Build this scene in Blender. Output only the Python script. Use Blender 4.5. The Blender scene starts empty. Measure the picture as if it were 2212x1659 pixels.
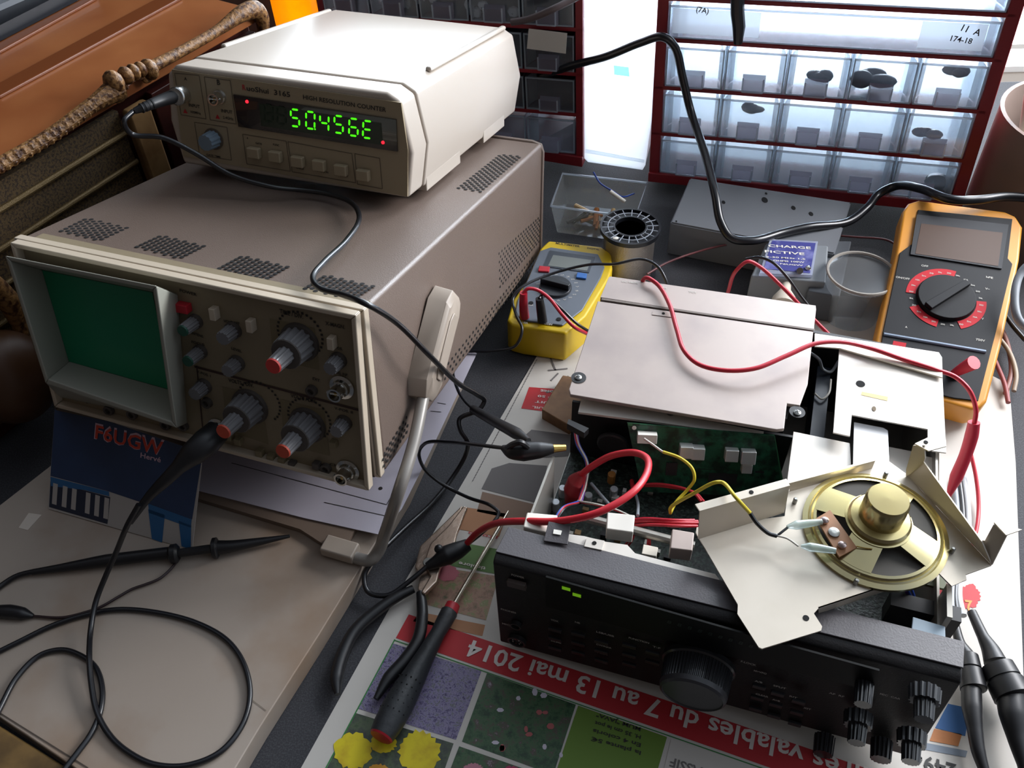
import bpy, math, random
import numpy as np
from mathutils import Matrix, Vector
random.seed(7)
scn = bpy.context.scene
COL = scn.collection

# ---------------------------------------------------------------- camera
def rot(ax, a):
    c, s = math.cos(a), math.sin(a)
    return np.array({'x': [[1,0,0],[0,c,-s],[0,s,c]], 'y': [[c,0,s],[0,1,0],[-s,0,c]], 'z': [[c,-s,0],[s,c,0],[0,0,1]]}[ax])
FOC, CAMH, PIT, ROLL = 1945.34, .5816, .8042, -.0295
CM = rot('x', math.pi/2-PIT) @ rot('z', ROLL)
CAM = np.array([0., 0., CAMH])
cam = bpy.data.objects.new('camera', bpy.data.cameras.new('camera'))
COL.objects.link(cam)
mw = Matrix(CM.tolist()).to_4x4(); mw.translation = Vector(CAM)
cam.matrix_world = mw
cam.data.sensor_width = 36; cam.data.lens = FOC/2212*36
cam.data.clip_start = .01; cam.data.clip_end = 50
scn.camera = cam
scn.view_settings.view_transform = 'Standard'; scn.view_settings.look = 'None'
scn.view_settings.gamma = 1; scn.view_settings.use_curve_mapping = False
scn.view_settings.exposure = -0.08

# ---------------------------------------------------------------- daylight
wd = bpy.data.worlds.new('daylight'); scn.world = wd; wd.use_nodes = True
wn, wl = wd.node_tree.nodes, wd.node_tree.links
wn.clear()
w_out = wn.new('ShaderNodeOutputWorld'); w_bg = wn.new('ShaderNodeBackground')
w_tc = wn.new('ShaderNodeTexCoord'); w_dot = wn.new('ShaderNodeVectorMath'); w_dot.operation = 'DOT_PRODUCT'
w_dot.inputs[1].default_value = Vector((.62, .75, .22)).normalized()
w_r = wn.new('ShaderNodeValToRGB'); e = w_r.color_ramp.elements
e[0].position = .0; e[0].color = (.022, .019, .018, 1)
e[1].position = .92; e[1].color = (.86, .94, 1, 1)
m = e.new(.45); m.color = (.04, .036, .035, 1)
m = e.new(.72); m.color = (.30, .34, .40, 1)
w_m = wn.new('ShaderNodeMath'); w_m.operation = 'MULTIPLY_ADD'; w_m.inputs[1].default_value = .5; w_m.inputs[2].default_value = .5
wl.new(w_tc.outputs['Generated'], w_dot.inputs[0]); wl.new(w_dot.outputs['Value'], w_m.inputs[0])
wl.new(w_m.outputs[0], w_r.inputs[0]); wl.new(w_r.outputs[0], w_bg.inputs[0])
w_bg.inputs[1].default_value = 2.3
# sunlit ground outside the window: bright below the horizon on the window side
w_d2 = wn.new('ShaderNodeVectorMath'); w_d2.operation = 'DOT_PRODUCT'; w_d2.inputs[1].default_value = Vector((.32, .85, -.36)).normalized()
w_s2 = wn.new('ShaderNodeMapRange'); w_s2.inputs[1].default_value = .72; w_s2.inputs[2].default_value = .93; w_s2.inputs[3].default_value = 0; w_s2.inputs[4].default_value = 30
w_b2 = wn.new('ShaderNodeBackground'); w_b2.inputs[0].default_value = (.88, .94, 1, 1); w_add = wn.new('ShaderNodeAddShader')
wl.new(w_tc.outputs['Generated'], w_d2.inputs[0]); wl.new(w_d2.outputs['Value'], w_s2.inputs[0]); wl.new(w_s2.outputs[0], w_b2.inputs[1])
wl.new(w_bg.outputs[0], w_add.inputs[0]); wl.new(w_b2.outputs[0], w_add.inputs[1]); wl.new(w_add.outputs[0], w_out.inputs[0])
def area_light(name, loc, target, sx, sy, power, color):
    d = bpy.data.lights.new(name, 'AREA'); d.shape = 'RECTANGLE'; d.size = sx; d.size_y = sy
    d.energy = power; d.color = color
    o = bpy.data.objects.new(name, d); COL.objects.link(o); o.location = loc
    o.rotation_euler = (Vector(target)-Vector(loc)).to_track_quat('-Z', 'Y').to_euler()
    return o
area_light('window_daylight', (.9, 1.5, .85), (.15, .45, .05), .7, .6, 31, (.93, .96, 1))
area_light('side_window_daylight', (1.0, .78, .6), (.32, .35, .05), .4, .4, 16, (.97, .97, 1))

# ---------------------------------------------------------------- pixel <-> place helpers
def ray(u, v): return CM @ np.array([(u-1106)/FOC, -(v-829.5)/FOC, -1.])
def at(u, v, z=0.):
    d = ray(u, v); return CAM + d*((z-CAM[2])/d[2])
class Fr:
    def __init__(s, o, yaw=0, tilt=0, roll=0, M=None):
        s.o = np.array(o, float); s.M = rot('z', yaw) @ rot('x', tilt) @ rot('y', roll) if M is None else M
    def on(s, ax, val, u, v):
        n = s.M[:, ax]; d = ray(u, v); t = ((s.o-CAM)@n+val)/(d@n); return s.M.T @ (CAM+d*t-s.o)
    def pl(s, ax, val, px): return [s.on(ax, val, u, v) for u, v in px]
    def w(s, p): return s.o + s.M @ np.array(p, float)
    def W(s, ax, val, u, v): return s.w(s.on(ax, val, u, v))
    def loc(s, p): return s.M.T @ (np.array(p, float)-s.o)
    def mat(s):
        m = Matrix(s.M.tolist()).to_4x4(); m.translation = Vector(s.o); return m
WORLD = Fr((0, 0, 0))

# ---------------------------------------------------------------- materials
def lin(c): return tuple((x/12.92 if x <= .04045 else ((x+.055)/1.055)**2.4) for x in c)
def hx(h): return lin(tuple(int(h[i:i+2], 16)/255 for i in (0, 2, 4)))
def mat(name, col, rough=.5, metal=0., emit=None, es=0, noise=None, bump=0, bscale=200, trans=0, coat=0, spec=.5):
    m = bpy.data.materials.new(name); m.use_nodes = True
    nt = m.node_tree; b = nt.nodes['Principled BSDF']
    c = hx(col) if isinstance(col, str) else col
    b.inputs['Base Color'].default_value = (*c, 1); b.inputs['Roughness'].default_value = rough
    b.inputs['Metallic'].default_value = metal; b.inputs['Specular IOR Level'].default_value = spec
    b.inputs['Transmission Weight'].default_value = trans; b.inputs['Coat Weight'].default_value = coat
    if emit: b.inputs['Emission Color'].default_value = (*hx(emit), 1); b.inputs['Emission Strength'].default_value = es
    tc = None
    if noise or bump:
        tc = nt.nodes.new('ShaderNodeTexCoord')
    if noise:
        sc, c2, lo, hi = noise
        n = nt.nodes.new('ShaderNodeTexNoise'); n.inputs['Scale'].default_value = sc; n.inputs['Detail'].default_value = 5
        r = nt.nodes.new('ShaderNodeValToRGB'); r.color_ramp.elements[0].position = lo; r.color_ramp.elements[1].position = hi
        r.color_ramp.elements[0].color = (*c, 1); r.color_ramp.elements[1].color = (*hx(c2), 1)
        nt.links.new(tc.outputs['Object'], n.inputs['Vector']); nt.links.new(n.outputs['Fac'], r.inputs[0])
        nt.links.new(r.outputs[0], b.inputs['Base Color'])
    if bump:
        n = nt.nodes.new('ShaderNodeTexNoise'); n.inputs['Scale'].default_value = bscale; n.inputs['Detail'].default_value = 4
        bp = nt.nodes.new('ShaderNodeBump'); bp.inputs['Strength'].default_value = bump; bp.inputs['Distance'].default_value = .001
        nt.links.new(tc.outputs['Object'], n.inputs['Vector']); nt.links.new(n.outputs['Fac'], bp.inputs['Height'])
        nt.links.new(bp.outputs[0], b.inputs['Normal'])
    return m
def clear_mat(name, col, alpha=.25, rough=.1, gl=.25, transl=0.):
    """clear or frosted plastic: see-through mixed with gloss and body colour"""
    m = bpy.data.materials.new(name); m.use_nodes = True; nt = m.node_tree; nt.nodes.clear()
    o = nt.nodes.new('ShaderNodeOutputMaterial'); t = nt.nodes.new('ShaderNodeBsdfTransparent')
    d = nt.nodes.new('ShaderNodeBsdfDiffuse'); tl = nt.nodes.new('ShaderNodeBsdfTranslucent'); g = nt.nodes.new('ShaderNodeBsdfGlossy')
    for x in (d, tl): x.inputs[0].default_value = (*hx(col), 1)
    t.inputs[0].default_value = (.93, .95, .97, 1)
    g.inputs['Roughness'].default_value = rough; g.inputs[0].default_value = (.9, .95, 1, 1)
    m1 = nt.nodes.new('ShaderNodeMixShader'); m1.inputs[0].default_value = transl
    m2 = nt.nodes.new('ShaderNodeMixShader'); m2.inputs[0].default_value = alpha
    m3 = nt.nodes.new('ShaderNodeMixShader')
    lw = nt.nodes.new('ShaderNodeLayerWeight'); lw.inputs[0].default_value = .35
    mm = nt.nodes.new('ShaderNodeMath'); mm.operation = 'MULTIPLY'; mm.inputs[1].default_value = gl*2
    L = nt.links.new
    L(d.outputs[0], m1.inputs[1]); L(tl.outputs[0], m1.inputs[2]); L(t.outputs[0], m2.inputs[1]); L(m1.outputs[0], m2.inputs[2])
    L(lw.outputs['Facing'], mm.inputs[0]); L(mm.outputs[0], m3.inputs[0]); L(m2.outputs[0], m3.inputs[1]); L(g.outputs[0], m3.inputs[2])
    L(m3.outputs[0], o.inputs[0])
    return m
def picture_mat(name, cols, scale, kind='voronoi', rough=.45):
    """printed picture of plants: patches of ink colour"""
    m = bpy.data.materials.new(name); m.use_nodes = True; nt = m.node_tree; b = nt.nodes['Principled BSDF']
    b.inputs['Roughness'].default_value = rough
    tc = nt.nodes.new('ShaderNodeTexCoord'); n = nt.nodes.new('ShaderNodeTexNoise'); n.inputs['Scale'].default_value = scale
    n.inputs['Detail'].default_value = 8; n.inputs['Roughness'].default_value = .75
    r = nt.nodes.new('ShaderNodeValToRGB'); cr = r.color_ramp
    k = len(cols)
    cr.elements[0].position = .32; cr.elements[0].color = (*hx(cols[0]), 1)
    cr.elements[1].position = .70; cr.elements[1].color = (*hx(cols[-1]), 1)
    for i in range(1, k-1):
        q = cr.elements.new(.32+.38*i/(k-1)); q.color = (*hx(cols[i]), 1)
    nt.links.new(tc.outputs['Object'], n.inputs['Vector']); nt.links.new(n.outputs['Fac'], r.inputs[0]); nt.links.new(r.outputs[0], b.inputs['Base Color'])
    return m

# ---------------------------------------------------------------- mesh builder
def nrm(v): v = np.array(v, float); return v/(np.linalg.norm(v)+1e-12)
def basis(ax):
    ax = nrm(ax); t = np.array([0, 0, 1.]) if abs(ax[2]) < .9 else np.array([1., 0, 0])
    a = nrm(np.cross(t, ax)); return a, np.cross(ax, a), ax
def smooth_path(P, k=8):
    P = [np.array(p, float) for p in P]
    if len(P) < 3: return P
    Q = [2*P[0]-P[1]]+P+[2*P[-1]-P[-2]]; out = []
    for i in range(1, len(Q)-2):
        p0, p1, p2, p3 = Q[i-1:i+3]
        d = [max(np.linalg.norm(b-a), 1e-6)**.5 for a, b in ((p0, p1), (p1, p2), (p2, p3))]
        t0, t1 = 0, d[0]; t2 = t1+d[1]; t3 = t2+d[2]
        for j in range(k):
            t = t1+(t2-t1)*j/k
            A1 = (t1-t)/(t1-t0)*p0+(t-t0)/(t1-t0)*p1; A2 = (t2-t)/(t2-t1)*p1+(t-t1)/(t2-t1)*p2; A3 = (t3-t)/(t3-t2)*p2+(t-t2)/(t3-t2)*p3
            B1 = (t2-t)/(t2-t0)*A1+(t-t0)/(t2-t0)*A2; B2 = (t3-t)/(t3-t1)*A2+(t-t1)/(t3-t1)*A3
            out.append((t2-t)/(t2-t1)*B1+(t-t1)/(t2-t1)*B2)
    out.append(P[-1]); return out
_txt = {}
def text_data(s):
    if s not in _txt:
        cu = bpy.data.curves.new('t', 'FONT'); cu.body = s; cu.size = 1; cu.resolution_u = 2; cu.offset = .018
        ob = bpy.data.objects.new('t', cu); COL.objects.link(ob)
        dg = bpy.context.evaluated_depsgraph_get(); me = bpy.data.meshes.new_from_object(ob.evaluated_get(dg))
        V = np.array([v.co[:] for v in me.vertices]) if len(me.vertices) else np.zeros((0, 3)); Fc = [list(p.vertices) for p in me.polygons]
        bpy.data.objects.remove(ob); bpy.data.curves.remove(cu); bpy.data.meshes.remove(me)
        _txt[s] = (V, Fc)
    return _txt[s]
class MB:
    def __init__(s): s.v = []; s.f = []; s.fm = []; s.mats = []
    def add(s, V, Fc, m):
        if m not in s.mats: s.mats.append(m)
        k = len(s.v); i = s.mats.index(m)
        s.v += [tuple(float(c) for c in p) for p in V]; s.f += [[k+j for j in f] for f in Fc]; s.fm += [i]*len(Fc); return s
    def hexa(s, p, m):  # p: bottom 4 (ccw), top 4
        return s.add(p, [(3,2,1,0),(4,5,6,7),(0,1,5,4),(1,2,6,5),(2,3,7,6),(3,0,4,7)], m)
    def box(s, a, b, m):
        (x0, y0, z0), (x1, y1, z1) = a, b
        return s.hexa([(x0,y0,z0),(x1,y0,z0),(x1,y1,z0),(x0,y1,z0),(x0,y0,z1),(x1,y0,z1),(x1,y1,z1),(x0,y1,z1)], m)
    def prism(s, P, off, m):  # polygon swept by off
        P = [np.array(p, float) for p in P]; off = np.array(off, float); n = len(P)
        ar = sum(np.cross(P[i], P[(i+1) % n]) for i in range(n))
        if ar@off < 0: P = P[::-1]
        V = P+[p+off for p in P]
        return s.add(V, [tuple(range(n-1, -1, -1)), tuple(range(n, 2*n))]+[(i, (i+1) % n, n+(i+1) % n, n+i) for i in range(n)], m)
    def flat(s, P, m): return s.add(P, [tuple(range(len(P)))], m)
    def lathe(s, o, ax, prof, m, n=28, sq=1.):
        a, b, c = basis(ax); o = np.array(o, float); V = []; Fc = []
        for r, h in prof:
            for i in range(n):
                t = 2*math.pi*i/n; V.append(o+c*h+(a*math.cos(t)+b*math.sin(t)*sq)*r)
        k = len(prof)
        for j in range(k-1):
            for i in range(n): Fc.append((j*n+i, j*n+(i+1) % n, (j+1)*n+(i+1) % n, (j+1)*n+i))
        if prof[0][0] > 1e-6: Fc.append(tuple(range(n-1, -1, -1)))
        if prof[-1][0] > 1e-6: Fc.append(tuple((k-1)*n+i for i in range(n)))
        return s.add(V, Fc, m)
    def cyl(s, p0, p1, r, m, r1=None, n=20):
        p0 = np.array(p0, float); p1 = np.array(p1, float); L = np.linalg.norm(p1-p0)
        return s.lathe(p0, p1-p0, [(r, 0), (r if r1 is None else r1, L)], m, n)
    def fluted(s, o, ax, r0, r1, h, m, n=12, d=.12):
        a, b, c = basis(ax); o = np.array(o, float); V = []; k = n*4
        for r, hh in ((r0, 0), (r1, h)):
            for i in range(k):
                t = 2*math.pi*i/k; q = r*(1-d*(i % 4 in (0, 1))); V.append(o+c*hh+(a*math.cos(t)+b*math.sin(t))*q)
        return s.add(V, [(i, (i+1) % k, k+(i+1) % k, k+i) for i in range(k)]+[tuple(range(k-1, -1, -1)), tuple(range(k, 2*k))], m)
    def ball(s, c, r, m, n=16):
        r = (r, r, r) if np.isscalar(r) else r; V = []; Fc = []; k = n//2
        for j in range(k+1):
            t = math.pi*j/k
            for i in range(n):
                a = 2*math.pi*i/n; V.append((c[0]+r[0]*math.sin(t)*math.cos(a), c[1]+r[1]*math.sin(t)*math.sin(a), c[2]+r[2]*math.cos(t)))
        for j in range(k):
            for i in range(n): Fc.append((j*n+i, (j+1)*n+i, (j+1)*n+(i+1) % n, j*n+(i+1) % n))
        return s.add(V, Fc, m)
    def tube(s, P, r, m, n=10, k=8, sm=True):
        rs = r if isinstance(r, (list, tuple)) else None
        Q = smooth_path(P, k) if sm else [np.array(p, float) for p in P]; N = len(Q); V = []
        ux = None
        for i, p in enumerate(Q):
            t = nrm(Q[min(i+1, N-1)]-Q[max(i-1, 0)])
            if ux is None: ux = basis(t)[0]
            ux = nrm(ux-t*(ux@t)); uy = np.cross(t, ux)
            rr = r if rs is None else float(np.interp(i/(N-1)*(len(rs)-1), range(len(rs)), rs))
            for j in range(n):
                a = 2*math.pi*j/n; V.append(p+(ux*math.cos(a)+uy*math.sin(a))*rr)
        Fc = [(i*n+j, i*n+(j+1) % n, (i+1)*n+(j+1) % n, (i+1)*n+j) for i in range(N-1) for j in range(n)]
        Fc += [tuple(range(n-1, -1, -1)), tuple((N-1)*n+j for j in range(n))]
        return s.add(V, Fc, m)
    def text(s, t, p0, p1, up, m, h=None, lift=None):
        """text whose baseline runs p0->p1, filling it; up = up direction; h = letter height"""
        V, Fc = text_data(t)
        if not len(V): return s
        p0 = np.array(p0, float); p1 = np.array(p1, float); x = nrm(p1-p0); up = np.array(up, float); up = nrm(up-x*(x@up))
        x0, x1 = V[:, 0].min(), V[:, 0].max(); sx = np.linalg.norm(p1-p0)/(x1-x0); sy = sx if h is None else h/.72
        L = np.zeros(3) if lift is None else np.array(lift, float)
        return s.add([p0+x*(q[0]-x0)*sx+up*q[1]*sy+L for q in V], Fc, m)
    def build(s, name, parent=None, bevel=0, seg=2, smooth=35, frame=None, **tg):
        me = bpy.data.meshes.new(name); me.from_pydata(s.v, [], s.f)
        for m in s.mats: me.materials.append(m)
        me.polygons.foreach_set('material_index', s.fm)
        me.validate(); me.update()
        if smooth:
            me.polygons.foreach_set('use_smooth', [True]*len(me.polygons)); me.set_sharp_from_angle(angle=math.radians(smooth))
        o = bpy.data.objects.new(name, me); COL.objects.link(o)
        if parent is not None: o.parent = parent
        if frame is not None: o.matrix_world = frame.mat()
        if bevel:
            b = o.modifiers.new('bevel', 'BEVEL'); b.width = bevel; b.segments = seg; b.limit_method = 'ANGLE'; b.angle_limit = math.radians(40)
            b.harden_normals = True
        return tag(o, **tg)
def tag(o, label=None, cat=None, group=None, kind=None):
    if label: o['label'] = label
    if cat: o['category'] = cat
    if group: o['group'] = group
    if kind: o['kind'] = kind
    return o
def thing(name, label, cat, frame=WORLD, group=None):
    o = bpy.data.objects.new(name, None); COL.objects.link(o); o.empty_display_size = .01
    o.matrix_world = frame.mat(); return tag(o, label, cat, group)
def lerp(a, b, t): return np.array(a)*(1-t)+np.array(b)*t
def bil(q, s, t): return lerp(lerp(q[0], q[1], s), lerp(q[3], q[2], s), t)
def vents(b, q, nx, ny, r, off, m, n=8, ax=2):
    """staggered grid of dark round holes inside quad q"""
    a, c = [i for i in range(3) if i != ax]
    for j in range(ny):
        for i in range(nx):
            p = bil(q, (i+.25+.5*(j % 2))/nx, (j+.5)/ny); V = []
            for k in range(n):
                t = 2*math.pi*k/n; w = np.array(p); w[a] += r*math.cos(t); w[c] += r*math.sin(t); w[ax] += off; V.append(w)
            b.flat(V, m)

# ---------------------------------------------------------------- material library
BLACK = mat('black_rubber', '17171a', .42); BLK2 = mat('black_cable', '121318', .3, spec=.6); DARK = mat('dark_void', '08080a', .9)
RED = mat('red_cable', 'b81c30', .35); REDP = mat('red_plastic', 'b4222f', .4); CHROME = mat('chrome', 'd0d0cc', .18, 1)
STEEL = mat('steel', '9a9a96', .35, 1); WHITE = mat('white_plastic', 'e6e2d8', .5); GREYCAB = mat('grey_cable', '8d9298', .4)
INK = mat('ink', '26221f', .6); PALEINK = mat('pale_ink', 'b9b6ae', .6); YEL = mat('yellow_wire', 'c9b52a', .4)
BLUEW = mat('blue_wire', '2b4aa0', .4); PURW = mat('purple_wire', '6a3f96', .4); WHW = mat('white_wire', 'c9c4ba', .5); ORW = mat('orange_wire', 'c9702a', .4)
GOLD = mat('brass', 'c2a25a', .3, 1)

# ================================================================ setting
MATM = mat('desk_mat', '323236', .8, noise=(900, '4a4a4e', .45, .75), bump=.3, bscale=900)
b = MB(); b.box((-1.1, -.25, -.03), (1.1, 1.08, 0), MATM)
b.build('desk_top', bevel=.004, label='dark grey speckled desk top that carries all the equipment', cat='desk')
PLAST = mat('wall_paint', '6b6259', .85, bump=.1, bscale=60)
b = MB(); b.box((-1.6, 1.1, -.75), (-.27, 1.22, 1.6), PLAST); b.box((-.27, 1.1, -.75), (1.7, 1.22, -.02), PLAST); b.box((-.27, 1.1, 1.15), (1.7, 1.22, 1.6), PLAST)
b.build('wall_back', kind='structure')
WFR = mat('window_frame_paint', 'dfe0de', .4)
b = MB()
for x0, x1 in ((-.27, -.24), (.86, .9), (1.66, 1.7)): b.box((x0, 1.14, -.02), (x1, 1.19, 1.15), WFR)
b.box((-.24, 1.14, -.02), (1.66, 1.19, -.012), WFR); b.box((-.24, 1.14, 1.12), (1.66, 1.19, 1.15), WFR)
wo = b.build('window_1', kind='structure')
b = MB(); b.box((-.24, 1.16, -.012), (.86, 1.163, 1.12), clear_mat('window_glass', 'ffffff', .02, .02, .1)); b.box((.9, 1.16, -.012), (1.66, 1.163, 1.12), b.mats[0])
b.build('glass', wo)
b = MB(); b.box((-1.6, -.8, -.76), (1.7, 1.22, -.75), mat('floor_boards', '5a4636', .7)); b.build('floor', kind='structure')
LEGM = mat('desk_legs', '2b2723', .6)
b = MB()

# ================================================================ antique wooden radio cabinet on the left
A0 = at(0, 350, .22); A1 = at(570, 20, .22)
yaw = -math.atan2(A1[0]-A0[0], A1[1]-A0[1])
AN = Fr((A0[0], A0[1], 0), yaw)
WOOD = mat('lacquered_wood', 'a06238', .32, noise=(14, '8a4c28', .35, .7), coat=.4); WOODD = mat('dark_wood', '3c1712', .35, noise=(30, '2a0f0c', .4, .7))
CARV = mat('carved_gilt_wood', '8a6338', .5, noise=(260, '43240f', .42, .62), bump=1., bscale=350)
CLOTH = mat('speaker_cloth', '5a4628', .85, noise=(500, '33261a', .45, .6), bump=.6, bscale=1500)
antique = thing('antique_radio_cabinet', 'old lacquered wooden cabinet with carved edge and cloth grille at left', 'cabinet', AN)
b = MB()
b.box((-.42, -.30, .0), (-.012, .285, .212), WOODD); b.build('body', antique, bevel=.002)
b = MB(); b.box((-.30, -.30, .2125), (0, .29, .222), WOOD)
for q in (((0, 215), (395, 0), (345, 0), (0, 186)), ((0, 118), (212, 0), (190, 0), (0, 100))):
    b.prism(AN.pl(2, .222, q), (0, 0, .003), mat('moulding', '6e3a1c', .3))
b.build('lid', antique, bevel=.001)
b = MB(); b.prism(AN.pl(2, .223, [(-40, 110), (205, -18), (80, -18), (-40, 40)]), (0, 0, .012), mat('dark_trim', '14181f', .4)); b.build('trim_strip', antique)
b = MB(); b.prism(AN.pl(2, .226, [(-60, 75), (150, -18), (-60, -18)]), (0, 0, .014), mat('grey_panel', '74777c', .5)); b.build('grey_top_panel', antique)
# grille with slats
g0 = AN.on(0, 0, 262, 205); g1 = AN.on(0, 0, 350, 358)
b = MB(); b.box((-.01, -.28, .02), (-.004, g0[1]-.006, .205), CLOTH); gr = b.build('grille_cloth', antique)
zs = [AN.on(0, 0, u, v)[2] for u, v in ((90, 350), (90, 400), (90, 455), (60, 515))]
for z in (.186, .158, .130, .102, .074, .046):
    b = MB(); b.cyl((-.002, -.28, z), (-.002, g0[1]-.006, z), .0024, mat('brass_rod', '6e5a38', .45, .4, bump=.5, bscale=1200), n=10); b.build('rod', antique)
# carved edge
b = MB()
P = [AN.on(0, .005, u, v) for u, v in ((-80, 400), (0, 356), (110, 292), (200, 226), (255, 190))]
b.tube(P, [.0055, .0055, .0055, .006, .010], CARV, n=10)
for i, p in enumerate(smooth_path(P, 14)[:-4]):
    b.ball(p+np.array([.002, 0, .0015*(-1)**i]), (.004, .0035, .004), CARV, 8)
for u, v, r in ((246, 178, .010), (272, 163, .0075), (288, 156, .007), (303, 150, .0065), (322, 150, .009)):
    b.ball(AN.on(0, .006, u, v), (r, r*.75, r), CARV, 12)
def scroll(u, v, R, s=1):
    c = AN.on(0, .004, u, v); pts = []
    for i in range(22):
        t = i*.5; r = R*(1-i/26); pts.append(c+np.array([.002, s*r*math.cos(t), r*math.sin(t)]))
    b.tube(pts, .0022, CARV, n=8, k=3)
scroll(252, 200, .009); scroll(312, 162, .007, -1)
b.tube([AN.on(0, .004, u, v) for u, v in ((325, 146), (390, 112), (470, 66), (525, 28), (552, 22), (566, 42), (569, 75))], [.005, .0045, .0045, .0075, .0085, .007, .005], CARV, n=12)
b.build('carved_edge', antique)
b = MB(); pa, pb_ = AN.on(0, .002, 283, 212), AN.on(0, .002, 336, 362)
b.box((-.004, g0[1]-.004, 0), (.006, g0[1]+.02, .205), mat('pillar_wood', '8b6c46', .45, noise=(40, '6e4f2e', .4, .7))); b.build('pillar', antique, bevel=.003)
b = MB(); b.box((-.008, g0[1]+.028, .0), (.0, .28, .205), WOODD); b.build('side_panel', antique, bevel=.001)
b = MB()
F0 = AN.on(0, .012, 15, 650)
b.tube([AN.on(0, .012, u, v) for u, v in ((-30, 600), (15, 648), (40, 700), (48, 760), (20, 780))], [.008, .009, .006, .005, .003], CARV, n=12)
b.build('carved_foot', antique)
b = MB(); c = AN.on(0, .02, 22, 815); b.ball(c, (.032, .034, .042), mat('brown_turned_wood', '4a2e18', .45, bump=.3, bscale=80), 28)
b.build('turned_corner_foot', antique)

# ================================================================ scope
SC = Fr((-.3367, .4591, .0996), -.338, -.2515, -.0257); SW, SD, SH = .2592, .3788, .1265
CASE = mat('oscilloscope_case_paint', '6a5b52', .42, bump=.25, bscale=1400, spec=.6); BEZ = mat('beige_plastic', 'b9ab98', .4); PANEL = mat('panel_beige', '857861', .45)
HOODM = mat('grey_beige_plastic', '929186', .4)
osc = thing('oscilloscope', 'brown oscilloscope with green screen tilted back on its handle at left', 'oscilloscope', SC)
tl, tr, br, bl = SC.pl(1, .006, [(30, 512), (787, 668), (824, 1032), (124, 884)])
bk = lambda p: np.array([p[0], SD, p[2]])
x1 = SC.on(1, SD, 1172, 310); x2 = SC.on(1, SD, 1166, 550)
bl2 = np.array([tl[0]+.001, SD, .003]); tl2 = np.array([tl[0], SD, x1[2]])
b = MB()
T = lambda p, y: np.array([p[0], y, p[2]])
b.hexa([T(bl, .012), T(br, .012), x2, bl2, T(tl, .012)-[0, 0, .002], T(tr, .012)-[.002, 0, .002], x1, tl2], CASE)
for q, nx, ny in (([(125, 497), (185, 466), (280, 487), (216, 517)], 6, 10), ([(288, 527), (345, 500), (446, 523), (390, 552)], 6, 10), ([(465, 570), (520, 540), (627, 564), (575, 594)], 6, 10), ([(650, 610), (700, 578), (812, 602), (765, 632)], 6, 10), ([(985, 392), (1080, 318), (1130, 322), (1040, 400)], 15, 7)):
    Q = []
    for u, v in q:
        p = SC.on(2, SH, u, v); t = p[1]/SD
        p[2] = (1-t)*(tl[2]*.5+tr[2]*.5-.002)+t*x1[2]; Q.append(SC.M.T@(0*p) + p)
    Q = [q_+np.array([0, 0, 0]) for q_ in Q]
    if nx == 6: Q = [Q[0], Q[1], Q[2], Q[3]]
    vents(b, Q, nx, ny, .0017, 0, DARK)
    b.v[-nx*ny*8:] = [(x, y, (1-y/SD)*((tl[2]-.002)*(1-x/SW)+(tr[2]-.002)*x/SW)+(y/SD)*x1[2]+.0007) for x, y, z in b.v[-nx*ny*8:]]
xs = SW+.001
def sx_at(y, z):
    t = (y-.012)/(SD-.012); top = (tr[0]-.002)*(1-t)+x1[0]*t; bot = br[0]*(1-t)+x2[0]*t; k = min(max(z/SH, 0), 1); return bot*(1-k)+top*k
for q, nx, ny in (([(828, 1012), (884, 930), (880, 895), (826, 985)], 8, 4), ([(925, 870), (1150, 575), (1150, 548), (925, 835)], 34, 3), ([(1078, 625), (1165, 520), (1165, 465), (1078, 545)], 16, 9)):
    Q = SC.pl(0, SW, q); k0 = len(b.v); vents(b, Q, nx, ny, .0013, 0, DARK, ax=0)
    b.v[k0:] = [(sx_at(y, z)+.0006, y, z) for x, y, z in b.v[k0:]]
b.build('case', osc, bevel=.003)
b = MB()  # chromed rear rim
e = .003
b.tube([(x2[0], SD, x2[2]), (x1[0], SD, x1[2]-.008), (x1[0]-.002, SD, x1[2]-.002), (x1[0]-.01, SD, x1[2]), (tl2[0]+.01, SD, tl2[2]), (tl2[0], SD, tl2[2]-.01), bl2], .0022, CASE, sm=False)
b.build('rear_rim', osc)
def ring(b, c4, y0, y1, w, m):
    """rounded rectangular ring, corners c4 = tl,tr,br,bl"""
    cx = sum(np.array(c) for c in c4)/4
    inner = [np.array(c)+np.sign(cx-np.array(c))*np.array([w, 0, w]) for c in c4]
    for i in range(4):
        a, c, d, f = c4[i], c4[(i+1) % 4], inner[(i+1) % 4], inner[i]
        b.hexa([T(a, y0), T(c, y0), T(d, y0), T(f, y0), T(a, y1), T(c, y1), T(d, y1), T(f, y1)], m)
b = MB(); ring(b, [tl, tr, br, bl], .005, .012, .006, BEZ)
b2_ = [p+np.sign(np.array([SW/2, 0, SH/2])-p)*np.array([.0025, 0, .0025]) for p in (tl, tr, br, bl)]; ring(b, b2_, .001, .005, .012, mat('groove_brown', '4a3f34', .6))
b.build('rear_bezel_ring', osc, bevel=.001)
f4 = SC.pl(1, -.006, [(20, 524), (768, 682), (797, 1062), (117, 880)])
b = MB(); ring(b, f4, -.006, .0012, .0035, BEZ); b.build('front_bezel_ring', osc, bevel=.001)
g4 = [p+np.sign(np.array([SW/2, 0, SH/2])-p)*np.array([.003, 0, .003]) for p in f4]
b = MB(); b.hexa([T(g4[3], 0), T(g4[2], 0), T(g4[2], .02), T(g4[3], .02), T(g4[0], 0), T(g4[1], 0), T(g4[1], .02), T(g4[0], .02)], PANEL)
fy = -.0004
LN = mat('panel_line', '3a2620', .6); SH2 = mat('panel_shade', '75694f', .5)
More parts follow.
